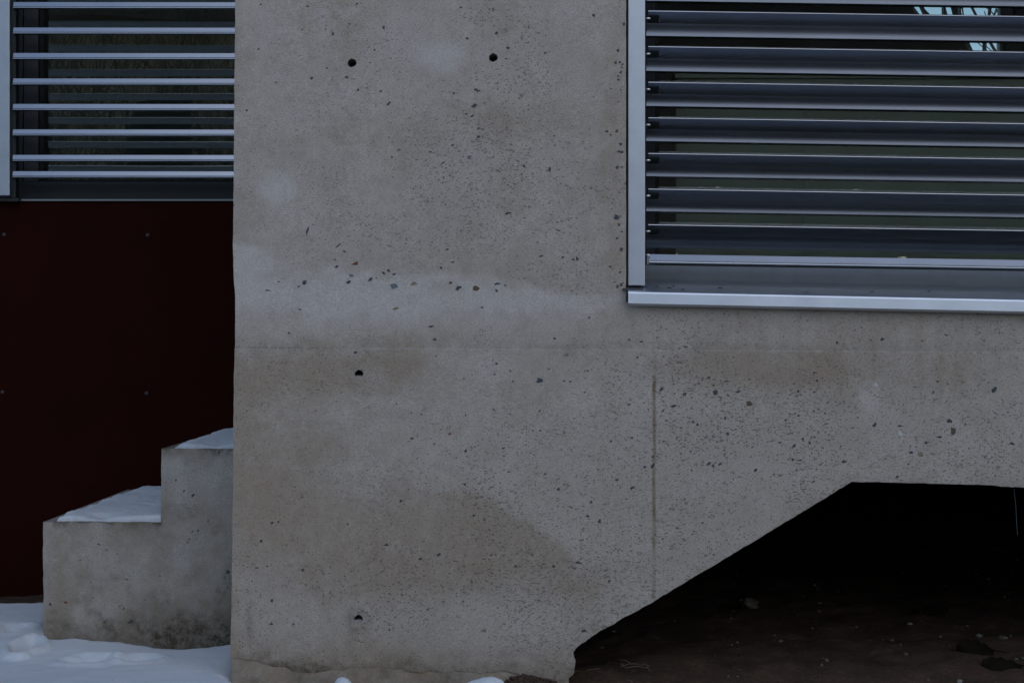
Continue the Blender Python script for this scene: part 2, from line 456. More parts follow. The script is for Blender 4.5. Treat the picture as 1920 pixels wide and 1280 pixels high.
def wall_stain(x, y):
    """brown, pale laitance, grain density and dirt over the wall, in photo pixels"""
    N = lambda s, k, o=4: vnoise(x / s, y / s, k, o)
    brown = 0.28 * sstep(-0.1, 0.9, N(120, 3)) + 0.12 * sstep(0.1, 0.8, N(38, 4))
    brown = brown + 0.5 * blob(x, y, 620, 40, 60, 60, .7, 2) * sstep(-.2, .6, N(25, 8))
    edge = np.exp(-np.clip(x - 438, 0, None) / 16.0)
    brown = brown + 0.55 * edge * sstep(-.6, .4, N(70, 9))
    brown = brown + 0.5 * blob(x, y, 590, 700, 190, 46, .5, 3) + 0.45 * blob(x, y, 720, 690, 80, 40, .6, 4)
    brown = brown + 0.42 * blob(x, y, 500, 830, 110, 150, .8, 5)
    # the brown triangle low on the wall: its upper edge falls to the right
    up = np.interp(x, [430, 560, 700, 850, 900, 960, 1010, 1060, 1110, 1150], [860, 905, 925, 915, 925, 950, 985, 1030, 1090, 1150]) + 16 * N(45, 12)
    tri = np.where(x > 820, sstep(-8, 16, y - up), sstep(-60, 60, y - up) * .8 + .2 * sstep(-8, 16, y - up)) * (1 - sstep(1040, 1175, y + 30 * N(60, 13))) * (1 - sstep(1105, 1160, x))
    brown = brown + 0.62 * tri
    brown = brown + 0.5 * blob(x, y, 1120, 1120, 60, 60, .6, 6)
    brown = brown + 0.5 * blob(x, y, 1400, 690, 190, 42, .5, 7) + 0.35 * blob(x, y, 1640, 700, 190, 60, .7, 8)
    brown = brown + 0.40 * blob(x, y, 1150, 300, 26, 250, .6, 9) + 0.3 * blob(x, y, 1210, 600, 40, 45, .7, 10)
    brown = brown + 0.35 * blob(x, y, 1000, 225, 130, 30, .9, 11) + 0.3 * blob(x, y, 700, 635, 130, 18, .7, 31)
    drip = sstep(0.15, 0.7, vnoise(x / 14, y / 330, 21)) * sstep(570, 600, y) * (1 - sstep(690, 850, y)) * sstep(1215, 1260, x)
    brown = brown + 0.3 * drip
    light = 0.22 * sstep(0.05, 0.9, N(150, 6))
    # pale band of laitance above the pour joint
    top = np.interp(x, [437, 500, 540, 620, 700, 800, 900, 960, 1000, 1080, 1160, 1240], [462, 470, 510, 500, 520, 512, 505, 535, 540, 545, 552, 560]) + 13 * N(30, 14)
    band = sstep(-7, 10, y - top) * (1 - sstep(565, 655, y + 18 * N(90, 15))) * (1 - sstep(1130, 1260, x))
    light = light + 0.85 * band * (0.45 + 0.75 * sstep(-.45, .35, N(42, 16) + .5 * N(16, 116))) + 0.4 * band * sstep(530, 555, y) * (1 - sstep(575, 590, y))
    light = light + 0.75 * blob(x, y, 470, 490, 42, 32, .3, 12)
    light = light + 0.85 * blob(x, y, 828, 105, 40, 27, .6, 13, .25)
    ring = blob(x, y, 520, 357, 34, 30, .4, 14, .2) * (0.55 + 0.45 * sstep(-.3, .5, N(18, 22)))
    light = light + 1.0 * ring
    light = light + 0.65 * blob(x, y, 1632, 752, 22, 28, .6, 15, .2) + 0.4 * blob(x, y, 1447, 640, 10, 50, .5, 16) + 0.3 * blob(x, y, 690, 704, 30, 22, .5, 17, .2)
    light = light + 0.22 * sstep(800, 980, x) * sstep(690, 780, y) * (1 - tri) + 0.4 * blob(x, y, 920, 690, 50, 28, .8, 33)
    light = light + 0.3 * blob(x, y, 1250, 615, 40, 45, .6, 34) + 0.25 * blob(x, y, 900, 1165, 260, 45, .8, 35)
    sl = (y - np.interp(x, [1060, 1080, 1226, 1300], [1230, 1215, 1127, 1082])) * 0.86
    rim = np.exp(-(sl / 22.0) ** 2) * sstep(1060, 1090, x) * (1 - sstep(1215, 1260, x))
    light = light + 0.6 * rim * sstep(-.4, .4, N(16, 190))
    wash = blob(x, y, 1185, 1120, 70, 34, .5, 36); light = light + 0.4 * wash
    jl = np.abs(y - (653 + (x - 440) * 0.0062) - 0.8 * N(40, 90))
    dens = 0.52 + 0.20 * N(90, 18) + 0.22 * sstep(820, 1000, x) * sstep(690, 820, y) - 0.42 * band - 0.15 * (1 - sstep(440, 640, x)) * (1 - sstep(0, 600, y))
    dens = dens + 0.15 * blob(x, y, 930, 260, 160, 170, .6, 19) + 0.12 * blob(x, y, 900, 1020, 330, 120, .7, 20) + 0.15 * blob(x, y, 1420, 740, 200, 60, .8, 40)
    dens = dens - 0.35 * ring - 0.4 * blob(x, y, 830, 105, 40, 27, .7, 13, .2)
    dirt = 0.5 * rim * sstep(.1, .5, N(9, 191)) + 0.6 * sstep(1205, 1262, y + 20 * N(50, 23) + 10 * N(14, 24)) * sstep(-.3, .6, N(35, 25))
    brown = brown + 0.5 * sstep(1170, 1250, y + 20 * N(60, 123))
    dirt = dirt + 0.35 * sstep(1235, 1250, y + 10 * N(30, 26)) * (1 - sstep(1080, 1110, x))
    dirt = dirt + 0.4 * blob(x, y, 469, 1160, 5, 45, .8, 41) * 1.0
    dirt = dirt + 0.18 * sstep(26, 2, np.abs(y - 662)) * sstep(0., .7, N(35, 29)) * sstep(500, 470, x)
    for hx, hy in ((672, 1160), (673, 702)):
        r = np.hypot(x - hx, (y - hy - 4)) + 3 * N(14, 30)
        dirt = dirt + (0.5 if hy > 1000 else 0.12) * np.exp(-((r - 16) / 7.0) ** 2)
    c = lambda a: np.clip(a, 0, 1)
    return np.stack([c(brown * 1.15), c(light), np.clip(dens, 0, .78), c(dirt)], 1)


HOLES = [(660, 118, 8.8), (925, 108, 8.8), (673, 701, 8.6), (672, 1160, 8.6)]


def panel(name, outline, thick, parent, mat, step=9.0, seed=1, y0=0.0, holes=(), coarse=(430, -20, 1945, 1300), stain=wall_stain, wav=0.0012, depth_d=D0, edge_amp=0.7, chamfer=0.0022, soft=None, wseed=None):
    """one cast piece: a finely divided front with an uneven edge, holes cut through it, and sides"""
    pts = densify(outline, 7.0, edge_amp, seed)
    nb = len(pts)
    V = [Vector(p) for p in pts]
    E = [(i, (i + 1) % nb) for i in range(nb)]
    hole_idx = []
    for hx, hy, hr in holes:
        s = len(V); k = 18
        V += [Vector((hx + hr * (1 + 0.05 * math.sin(j * 2.3)) * math.cos(2 * math.pi * j / k), hy + hr * math.sin(2 * math.pi * j / k))) for j in range(k)]
        E += [(s + j, s + (j + 1) % k) for j in range(k)]
        hole_idx.append((s, k))
    A = np.array([tuple(p) for p in pts])
    lo, hi = A.min(0), A.max(0)
    g = []
    for xs, ys, inner in ((np.arange(max(lo[0], coarse[0]), min(hi[0], coarse[2]), step), np.arange(max(lo[1], coarse[1]), min(hi[1], coarse[3]), step), True),
                          (np.arange(lo[0] + 20, hi[0], 70.0), np.arange(lo[1] + 20, hi[1], 70.0), False)):
        X, Y = np.meshgrid(xs, ys)
        X = X + rng.uniform(-.25, .25, X.shape) * step; Y = Y + rng.uniform(-.25, .25, Y.shape) * step
        q = np.stack([X.ravel(), Y.ravel()], 1)
        if not inner:
            q = q[~((q[:, 0] > coarse[0]) & (q[:, 0] < coarse[2]) & (q[:, 1] > coarse[1]) & (q[:, 1] < coarse[3]))]
        g.append(q)
    g = np.concatenate(g)
    g = g[in_poly(g[:, 0], g[:, 1], A)]
    # keep clear of the outline and of the holes
    keep = np.ones(len(g), bool)
    for p in np.concatenate([A] + [np.array([tuple(v) for v in V[s:s + k]]) for s, k in hole_idx]):
        keep &= (np.abs(g[:, 0] - p[0]) > 4.0) | (np.abs(g[:, 1] - p[1]) > 4.0)
    for hx, hy, hr in holes:
        keep &= np.hypot(g[:, 0] - hx, g[:, 1] - hy) > hr + 2
    g = g[keep]
    V += [Vector(p) for p in g]
    r = delaunay_2d_cdt(V, E, [], 1, 1e-4)
    ov = np.array([tuple(v) for v in r[0]])
    F = np.array(r[2])
    cen = ov[F].mean(1)
    ok = np.ones(len(F), bool)
    for hx, hy, hr in holes:
        ok &= np.hypot(cen[:, 0] - hx, cen[:, 1] - hy) > hr * 0.9
    F = F[ok]
    # map originals to output vertices
    omap = {}
    for i, orig in enumerate(r[3]):
        for o_ in orig: omap[o_] = i
    ring = [omap[i] for i in range(nb)]
    ws = 50 if wseed is None else wseed
    yy = wav * vnoise(ov[:, 0] / 110, ov[:, 1] / 110, ws) + 0.0003 * vnoise(ov[:, 0] / 18, ov[:, 1] / 18, ws + 1)
    ch = chamfer if soft is None else chamfer * soft(ov[ring, 0], ov[ring, 1])
    yy[ring] = yy[ring] + ch * (0.6 + 0.5 * vnoise(ov[ring, 0] / 25, ov[ring, 1] / 25, seed + 3))
    d = depth_d
    X = (ov[:, 0] - CX) * d / FPX; Z = CAMZ - (ov[:, 1] - CY) * d / FPX
    verts = [(X[i], y0 + yy[i], Z[i]) for i in range(len(ov))]
    # orientation: faces should look towards -y
    a, b_, c = ov[F[0, 0]], ov[F[0, 1]], ov[F[0, 2]]
    area = (b_[0] - a[0]) * (c[1] - a[1]) - (b_[1] - a[1]) * (c[0] - a[0])
    faces = [tuple(f) if area < 0 else tuple(f[::-1]) for f in F]
    nfront = len(faces)
    px = list(ov[:, 0]); py = list(ov[:, 1])
    base = len(verts)
    for i in ring:
        verts.append((X[i], y0 + thick, Z[i])); px.append(ov[i, 0]); py.append(ov[i, 1])
    sgn = sum(A[i][0] * A[(i + 1) % nb][1] - A[(i + 1) % nb][0] * A[i][1] for i in range(nb))
    for i in range(nb):
        j = (i + 1) % nb
        f = (ring[i], ring[j], base + j, base + i)
        faces.append(f if sgn > 0 else f[::-1])
    for s, k in hole_idx:
        hb = len(verts)
        for j in range(k):
            i = omap[s + j]
            verts.append((X[i], y0 + 0.075, Z[i])); px.append(ov[i, 0]); py.append(ov[i, 1])
        for j in range(k):
            j2 = (j + 1) % k
            faces.append((omap[s + j2], omap[s + j], hb + j, hb + j2))
        faces.append(tuple(hb + j for j in range(k)))
    me = bpy.data.meshes.new(name)
    me.from_pydata(verts, [], faces)
    st = stain(np.array(px), np.array(py))
    at = me.attributes.new('stain', 'FLOAT_COLOR', 'POINT')
    at.data.foreach_set('color', st.astype(np.float32).ravel())
    sm = [i < nfront for i in range(len(me.polygons))]
    me.polygons.foreach_set('use_smooth', sm)
    me.update()
    seen = {}
    for p in me.polygons:               # crisp arris between the front and every side or hole
        for ek in p.edge_keys:
            seen.setdefault(ek, set()).add(p.index < nfront)
    shp = me.attributes.new('sharp_edge', 'BOOLEAN', 'EDGE')
    shp.data.foreach_set('value', [len(seen[e.key]) == 2 for e in me.edges])
    return link(name, me, mat, parent)


def left_edge(y):
    return float(np.interp(y, [-1200, 0, 200, 400, 450, 500, 530, 560, 640, 700, 900, 1100, 1250, 1320], [449, 441, 439, 437.5, 436, 437, 438.5, 441, 441, 438.5, 437, 434.5, 431, 430]))


wall = empty('concrete_wall', 'grey fair-faced concrete wall with round tie holes, stepping over a dark arched opening', 'wall', (0.2, 0.15, 0))
LE = lambda ys: [(left_edge(y), y) for y in ys]
JL, JM, JR = 651.0, 656.5, 665.0       # pour joint at the left edge, at the vertical joint, far right
upper = LE([JL, 560, 520, 460, 400, 300, 150, 0]) + [(left_edge(-1200), -1200, 0), (1174, -1200, 0.5), (1174, 566, 0.5), (1900, 580, 0), (2700, 596, 0), (2700, 668, 0.9), (1900, 661, 0.9), (1700, 658, .8), (1500, 657.2, .6), (1226, JM, .5)]
lower_l = [(left_edge(652), 650.2, .5), (1226, 655.8, .5), (1226.8, 1127, .5), (1203, 1139, 2.4), (1165, 1160, 2.6), (1120, 1186, 2.6), (1080, 1215, 2.4), (1074, 1224, 1.2), (1079, 1240, 1.2), (1076, 1262, 1.2), (1061, 1275, 1.5), (1000, 1268, 1.6), (939, 1256, 5.0), (901, 1263, 5.0), (855, 1257, 5.0), (785, 1259, 5.0), (731, 1251.5, 5.0), (670, 1250, 5.0), (631, 1253, 5.0), (585, 1261, 5.0), (546, 1255, 5.0), (512, 1249.6, 5.0), (483, 1238, 5.0), (460, 1235, 1.6), (445, 1232, 1.2)] + LE([1234, 1100, 900, 700])
lower_r = [(1225.4, 655.8, .5), (1500, 656.5, .8), (1700, 657.4, .9), (1900, 660.4, .9), (2700, 667.4, 0), (2700, 938, .8), (1911, 913, 1.3), (1819, 908, .9), (1598, 902.5, 0.9), (1400, 1022.5, 1.0), (1225.4, 1127.0, .5)]
def joint_soft(x, y):            # cast faces meet almost flush at the pour joints; free edges are rounder
    a = np.minimum(np.abs(y - (652.5 + (x - 440) * .0062)), np.where(y > 640, np.abs(x - 1226.7), 99))
    return np.where(a < 4, 0.05, 1.0)


panel('concrete_panel', upper, 0.30, wall, M['concrete'], seed=1, holes=HOLES[:2], soft=joint_soft)
panel('concrete_panel', lower_l, 0.30, wall, M['concrete'], seed=2, holes=HOLES[2:], y0=-0.0004, soft=joint_soft)
panel('concrete_panel', lower_r, 0.30, wall, M['concrete'], seed=3, y0=-0.0001, soft=joint_soft)
# lintel over the window, the pier beyond it, and the side of the wall running back to the recess
bm = bmesh.new()
box(bm, (P(1174, 0).x + .001, 0.001, P(0, -480).z), (P(2700, 0).x, 0.30, P(0, -1200).z))
obj('concrete_lintel', bm, M['rough_concrete'], wall)
bm = bmesh.new()
box(bm, (P(2702, 0).x, 0.001, -0.1), (P(3300, 0).x, 0.30, P(0, -1200).z))
obj('concrete_pier', bm, M['rough_concrete'], wall)
bm = bmesh.new()
box(bm, (P(450, 0).x, 0.302, -0.1), (P(450, 0).x + 0.22, 1.36, P(0, -1200).z))
obj('concrete_return', bm, M['rough_concrete'], wall)
# the footing, set back under the broken lip
foot = [(432, 1222, 0), (480, 1222, 0), (1040, 1240, 0), (1066, 1262, 1.5), (1070, 1300, 1.5), (1066, 1340, 0), (431, 1340, 0)]
ft = panel('footing', foot, 0.25, wall, M['concrete'], seed=5, y0=0.0025, wav=0.003, edge_amp=1.0, wseed=54,
           stain=lambda x, y: np.stack([np.clip(0.9 + 0.4 * vnoise(x / 40, y / 20, 61), 0, 1), 0 * x, 0.4 + 0 * x, np.clip(0.15 + 0.5 * vnoise(x / 40, y / 18, 62), 0, .8)], 1))

# broken bits of mortar along the ragged lower edge of the slope and at its foot
bm = bmesh.new()
rs = random.Random(31)


def rock_bm(bm, c, r, seed, flat=.6, sub=1):
    ret = bmesh.ops.create_icosphere(bm, subdivisions=sub, radius=1.0)
    rs = random.Random(seed)
    o = Vector((rs.uniform(0, 50), rs.uniform(0, 50), rs.uniform(0, 50)))
    rz = Matrix.Rotation(rs.uniform(0, 6.28), 3, 'Z')
    el_ = rs.uniform(.65, 1)
    for v in ret['verts']:
        p = v.co * (1 + .55 * noise.noise(v.co * 1.3 + o))
        p = rz @ Vector((p.x, p.y * el_, p.z * flat))
        v.co = Vector(c) + p * r


for i in range(46):
    t = rs.random() ** 1.4
    if i < 30:
        c = P(1080 + 150 * t, 1215 - 91 * t) + Vector((rs.uniform(-.006, .0), rs.uniform(.004, .05), rs.uniform(-.001, .005)))
        r = rs.uniform(.002, .0055)
    else:
        c = P(rs.uniform(1040, 1080), rs.uniform(1222, 1272)) + Vector((0, rs.uniform(.0, .02), 0))
        r = rs.uniform(.003, .008)
    rock_bm(bm, c, r, i + 500, .8, 1)
tag(obj('broken_edge', bm, M['rough_concrete'], wall), kind='stuff')

# mortar plugs in the two lower tie holes
for (hx, hy, hr), lift in ((HOLES[2], 3.2), (HOLES[3], 2.6)):
    bm = bmesh.new()
    k = 14
    a0 = math.asin(lift / hr)
    arc = [(hx + hr * 0.98 * math.cos(a0 + (math.pi - 2 * a0) * j / k), hy + hr * 0.98 * math.sin(a0 + (math.pi - 2 * a0) * j / k) + 0.2) for j in range(k + 1)]
    top = [(arc[-1][0] + (arc[0][0] - arc[-1][0]) * j / 5, arc[0][1] + random.uniform(-.8, .8)) for j in range(1, 5)]
    loop = arc + top
    fr_ = [bm.verts.new(P(x, y) + Vector((0, 0.006, 0))) for x, y in loop]
    bk_ = [bm.verts.new(P(x, y) + Vector((0, 0.06, 0.004))) for x, y in loop]
    bm.faces.new(fr_)
    for j in range(len(loop)):
        bm.faces.new((fr_[j], bk_[j], bk_[(j + 1) % len(loop)], fr_[(j + 1) % len(loop)]))
    bmesh.ops.recalc_face_normals(bm, faces=bm.faces)
    obj('hole_plug', bm, M['mortar'], wall)

# larger stones of the mix that show at the face: px, py, radius, kind, flatness, angle
D_, B_, T_, R_, W_, U_ = 'dark', 'brown', 'tan', 'rust', 'white', 'blue'
ST = """624 64 4;669 8 5 d .4;729 194 6;748 281 6 u;671 169 5;714 171 5;584 147 4;650 145 5 b;485 92 3;517 155 3;613 128 3;489 9 3;577 12 4;719 52 4;463 207 4;702 94 3;735 295 3;807 285 4;
864 14 4;931 62 6;953 90 6;1113 29 4;893 169 6;899 170 4;889 199 7;875 214 5 d .5;885 218 6 d .4;897 241 4;905 243 5 d .25;897 257 6 d .5;849 272 4;880 295 5 u;831 305 6 d .4;983 311 6 d .5;1031 317 6 d 2;949 110 4 u;1160 149 4;1138 246 5;1164 270 6;1165 285 5;1039 255 4 d .4;876 72 4 b;1170 46 4;851 175 4;1022 100 3 b;
571 530 7;560 537 4 d .5;501 544 6 d .35;654 529 8 d .5;659 517 5 u;666 494 8 r .6;631 500 5;628 487 3;694 524 7 d .5;719 512 6 b .5;729 507 5 b;739 514 6 d .4;739 537 7 u;775 532 9 t;635 460 8 d .25;646 471 6 d .4;577 431 7 d 4;542 624 4;807 612 6 d .4;815 636 4;706 521 3 b;742 578 9 t .35;522 528 4 r;562 580 4 d .4;
839 467 6 d .4;849 491 7 d .3;827 502 4;845 530 6 b .5;859 540 8 d .7;892 539 8 b;932 532 8 d .4;931 545 4 b;947 535 4 u;1015 480 6 d .4;1055 482 4 b;1075 486 4;1082 484 5 d 2;1012 712 11 d .75;1156 406 8;952 400 8 d .4;1047 432 6 d .3;1062 665 7 t .8;817 668 4 b;1203 640 5 d .5;1179 637 4 u;931 682 5;1040 634 4;1105 595 4;904 576 4 b;810 612 6 d .35;1145 500 4;1157 447 4;1195 670 4;
490 1014 5;724 1021 9 d .35;823 1039 9 d .5;789 1047 5;1084 1054 9 d .45;1078 1065 6 u .7;1038 1061 5;967 1061 6 d .7;997 1039 4;772 821 5 b;1102 967 7 d .6;1124 977 6;1186 914 7 d .6;1157 899 7 d .6;1108 941 6 d .5;1047 917 6 d .7;954 884 7 d .4;873 845 5;1022 888 6 d .5;1209 875 5;872 908 4;482 1064 5 d .5;568 1068 6;510 980 5;522 978 4;652 982 4;501 1061 4;803 1141 5 u;550 1170 5 u;510 1125 6 d 1.4;509 1169 6 r;907 1182 9 t .6;1095 1182 7 d .7;1142 1089 6 d .5;1020 1108 5 u;730 1180 4;888 966 4;751 939 5;843 813 5 r;1058 811 5 t;1146 826 4;770 731 3;743 757 3;771 773 3;790 776 3;873 778 3;814 832 3;591 770 4 t;
1263 761 9 d .4;1405 755 8 b;1342 736 8;1284 739 6 b;1240 730 5;1384 734 6;1338 722 6 d .5;1329 708 5;1473 787 5;1505 822 5;1489 835 7 d .6;1487 861 5;1501 862 7 d .3;1329 869 7 d .5;1350 869 7 d .45;1417 881 6 d .6;1582 865 6;1525 902 6 d .4;1640 796 6 d .8;1780 789 7;1787 808 9 b 1.6;1736 830 6;1708 848 6 d .7;1726 852 8 t .8;1687 798 6 d .5;1762 819 6 d .5;1865 730 7;1497 733 5;1526 735 6 d .3;1682 893 5;1686 813 8 w;1642 722 6 w;1286 650 8 d .3;1224 856 4;1209 875 5;1224 873 6 d 1.6;1729 639 4;1633 637 6 d .25;1654 636 5;1569 642 4;1774 628 6 d .3;1245 827 5 d .4;1897 831 6;1642 864 6 w .5;1365 812 5;1300 790 4;1295 846 3;1410 838 3;1547 775 3;1600 801 3;1660 860 3;1758 715 4;1750 735 3;1810 795 3"""
for _ in range(26): ST += ';%.0f %.0f %.1f %s' % (random.gauss(1160, 7), random.uniform(90, 540), random.uniform(2.5, 5), random.choice('ddbdt'))
for _ in range(50): ST += ';%.0f %.0f %.1f %s %.2f' % (random.uniform(840, 1560), random.uniform(690, 890), random.uniform(2.6, 4.4), random.choice('ddddbut'), random.uniform(.35, 1))
mats = {'d': 'stone_dark', 'b': 'stone_brown', 't': 'stone_tan', 'r': 'stone_rust', 'w': 'stone_white', 'u': 'stone_blue'}
shapes = {}


def set_stones(text, parent, dist, wav, ws):
  for line in text.replace('\n', '').split(';'):
      f = line.split()
      if len(f) < 3: continue
      px_, py_, rr = float(f[0]), float(f[1]), float(f[2])
      kind = f[3] if len(f) > 3 else 'd'
      flat = float(f[4]) if len(f) > 4 else random.uniform(.55, 1)
      key = (kind, random.randrange(7))
      if key not in shapes:
          bm = bmesh.new()
          k = 9
          rad = [random.uniform(.45, 1.15) for _ in range(k)]
          o_ = [bm.verts.new((rad[j] * math.cos(2 * math.pi * j / k), 0.35, rad[j] * math.sin(2 * math.pi * j / k))) for j in range(k)]
          i_ = [bm.verts.new((.62 * rad[j] * math.cos(2 * math.pi * j / k + .1), random.uniform(-.28, -.16), .62 * rad[j] * math.sin(2 * math.pi * j / k + .1))) for j in range(k)]
          for j in range(k):
              bm.faces.new((o_[j], o_[(j + 1) % k], i_[(j + 1) % k], i_[j]))
          bm.faces.new(i_)
          bmesh.ops.recalc_face_normals(bm, faces=bm.faces)
          me = bpy.data.meshes.new('pebble')
          bm.to_mesh(me); bm.free()
          me.materials.append(M[mats[kind]])
          shapes[key] = me
      o = bpy.data.objects.new('pebble', shapes[key])
      C.objects.link(o)
      o.parent = parent
      o.matrix_parent_inverse = Matrix.Translation(-Vector(parent.location))
      wv_ = wav * float(vnoise([px_ / 110], [py_ / 110], ws)[0]) + 0.0003 * float(vnoise([px_ / 18], [py_ / 18], ws + 1)[0])
      o.location = P(px_, py_, dist) + Vector((0, wv_ - 0.0004, 0))
      s = rr / FPX * dist
      ang = random.uniform(-.6, .6) if flat < 1 else random.uniform(-.3, .3)
      o.rotation_euler = (0, ang, 0)
      o.scale = (s * (1 if flat <= 1 else 1 / flat ** .5), 0.0022, s * (flat if flat <= 1 else flat ** .5))


set_stones(ST, wall, D0, 0.0012, 50)

# ------------------------------------------------------------------ right window, blind and sill
rw = empty('window', 'wide window with grey metal frame and reflecting glass behind tilted slats', 'window', (P(1900, 0).x, 0.17, P(0, 560).z))
SL = 0.0158                     # the whole window hangs slightly out of level, as in the photograph


def zr(py, px, d, s=SL):        # height of a line that passes py at x = 1215 and falls to the right
    return CAMZ - (py + (px - 1215) * s - CY) * d / FPX


XL, XR = 1174, 2640
dG = D0 + 0.17                  # glass
dF = D0 + 0.135                 # frame face


def bar_h(name, py0, py1, px0, px1, d, th, mat, parent, s=SL):
    bm = bmesh.new()
    a = ((px0 - CX) * d / FPX, d - D0, 0); b_ = ((px1 - CX) * d / FPX, d - D0, 0)
    z0a, z1a, z0b, z1b = zr(py1, px0, d, s), zr(py0, px0, d, s), zr(py1, px1, d, s), zr(py0, px1, d, s)
    v = [bm.verts.new(p) for p in ((a[0], a[1], z0a), (b_[0], a[1], z0b), (b_[0], a[1] + th, z0b), (a[0], a[1] + th, z0a),
                                   (a[0], a[1], z1a), (b_[0], a[1], z1b), (b_[0], a[1] + th, z1b), (a[0], a[1] + th, z1a))]
    fs = [bm.faces.new([v[i] for i in f]) for f in ((0, 3, 2, 1), (4, 5, 6, 7), (0, 1, 5, 4), (1, 2, 6, 5), (2, 3, 7, 6), (3, 0, 4, 7))]
    bmesh.ops.bevel(bm, geom=list({e for f in fs for e in f.edges}), offset=0.002, segments=2, affect='EDGES')
    return obj(name, bm, mat, parent)


bar_h('bottom_frame', 497, 537.5, 1196, XR, dF, 0.06, M['frame_pale'], rw)
bar_h('top_frame', -480, -420, 1196, XR, dF, 0.06, M['frame_pale'], rw, 0.0)
boxobj('side_frame', (P(1180, 0, dF).x, dF - D0 + .003, zr(528, 1180, dF)), (P(1228, 0, dF).x, dF - D0 + 0.058, P(0, -430, dF).z), M['frame_grey'], rw, .002)
boxobj('side_frame', (P(XR - 30, 0, dF).x, dF - D0 + .003, zr(528, XR, dF)), (P(XR + 20, 0, dF).x, dF - D0 + 0.058, P(0, -430, dF).z), M['frame_grey'], rw, .002)
boxobj('gasket', (P(1228, 0, dF).x + .0005, dF - D0 + .02, zr(500, 1228, dF)), (P(1238, 0, dF).x, dF - D0 + 0.05, P(0, -425, dF).z), M['gasket'], rw)
bar_h('gasket', 493, 500, 1239, XR - 32, dF + .015, 0.03, M['gasket'], rw)
boxobj('pane', (P(1236, 0, dG).x, dG - D0, zr(505, 1236, dG) - .012), (P(XR - 28, 0, dG).x, dG - D0 + 0.004, P(0, -428, dG).z), M['glass'], rw)
# sill: a folded sheet, sloping out to a bright front lip
SS = 0.0209
dS = D0 - 0.028


def zs(py, px, d): return CAMZ - (py + (px - 1178) * SS - CY) * d / FPX


bm = bmesh.new()
xa, xb = P(1178, 0, dS).x, P(2640, 0, dS).x
za, zb = zs(547, 1178, dS), zs(547, 2640, dS)
lipa = -(20.0) * dS / FPX
prof = [(0.0, 0.0), (0.003, 0.0022), (0.15, 0.030), (0.165, 0.032), (0.165, 0.029), (0.0065, -0.001), (0.0045, lipa), (0.012, lipa - .004), (0.012, lipa - .0062), (-0.0015, lipa - 0.0015), (-0.0012, -0.003)]
prism(bm, prof, (xa, dS - D0, za), (xb, dS - D0, zb))
bmesh.ops.recalc_face_normals(bm, faces=bm.faces)
obj('window_sill', bm, M['sill_alu'], rw)
bm = bmesh.new()
box(bm, (P(1168, 0, D0).x, -0.012, zs(541.5, 1168, D0) - .003), (P(1205, 0, D0).x, 0.03, zs(541.5, 1168, D0) + .001))
obj('sill_end_cap', bm, M['frame_grey'], rw)

# the blind
bl = empty('venetian_blind', 'external venetian blind with slats turned edge up, over the large right window', 'window blind', (P(1900, 0).x, 0.05, P(0, 500).z))
dR = D0 + 0.012
bm = bmesh.new()
box(bm, (P(1177.5, 0, dR).x, dR - D0, P(0, 535.5, dR).z), (P(1209.5, 0, dR).x, dR - D0 + 0.022, P(0, -470, dR).z), 0.0016)
obj('guide_rail', bm, M['alu_rail'], bl)
boxobj('rail_channel', (P(1179, 0, dR).x, dR - D0 + 0.0235, P(0, 531, dR).z), (P(1212.5, 0, dR).x, dR - D0 + 0.085, P(0, -470, dR).z), M['dark_plastic'], bl)
bm = bmesh.new()
box(bm, (P(XR - 20, 0, dR).x, dR - D0, P(0, 555, dR).z), (P(XR + 14, 0, dR).x, dR - D0 + 0.022, P(0, -470, dR).z), 0.0016)
obj('guide_rail', bm, M['alu_rail'], bl)
boxobj('head_box', (P(1212, 0, dR).x, dR - D0 + .004, P(0, -470, dR).z), (P(XR - 24, 0, dR).x, dR - D0 + 0.09, P(0, -395, dR).z), M['alu_rail'], bl, .002)

dB = D0 + 0.028                # bead line of the slats


def bead(cx, cy, r, a0, a1, k=5):
    return [(cx + r * math.cos(math.radians(a0 + (a1 - a0) * i / k)), cy + r * math.sin(math.radians(a0 + (a1 - a0) * i / k))) for i in range(k + 1)]


# slat turned with its outer edge up: sloping top plate, bead, body running back and down, curved lower lip
open_prof = ([(0.034, 0.0092), (0.006, 0.0024)] + bead(0.0006, 0.0, 0.0017, 70, 260) +
             [(0.004, -0.0045), (0.020, -0.0135), (0.030, -0.0193), (0.0301, -0.01955), (0.037, -0.0245), (0.0425, -0.0292), (0.0465, -0.0336), (0.0492, -0.0374), (0.0510, -0.0408), (0.0600, -0.0440), (0.0605, -0.0420), (0.0525, -0.0385)])
flat_prof = ([(0.0049, 0.0128), (0.0003, 0.0008), (0.0016, -0.0012)] + bead(-0.0003, -0.0034, 0.0017, 80, 270) +
             [(0.002, -0.0068), (0.006, -0.0072), (0.054, 0.0030), (0.054, 0.0042), (0.020, 0.0110)])


def slat(parent, prof, px0, px1, py0, py1, d, mat, clip=None, xs=0):
    bm = bmesh.new()
    a = (P(px0, 0, d).x, d - D0, P(0, py0, d).z); b_ = (P(px1, 0, d).x, d - D0, P(0, py1, d).z)
    prism(bm, prof, a, b_)
    bmesh.ops.recalc_face_normals(bm, faces=bm.faces)
    o = obj('slat', bm, mat, parent)
    for p in o.data.polygons: p.use_smooth = len(p.vertices) == 4
    o.data.set_sharp_from_angle(angle=math.radians(32))
    return o


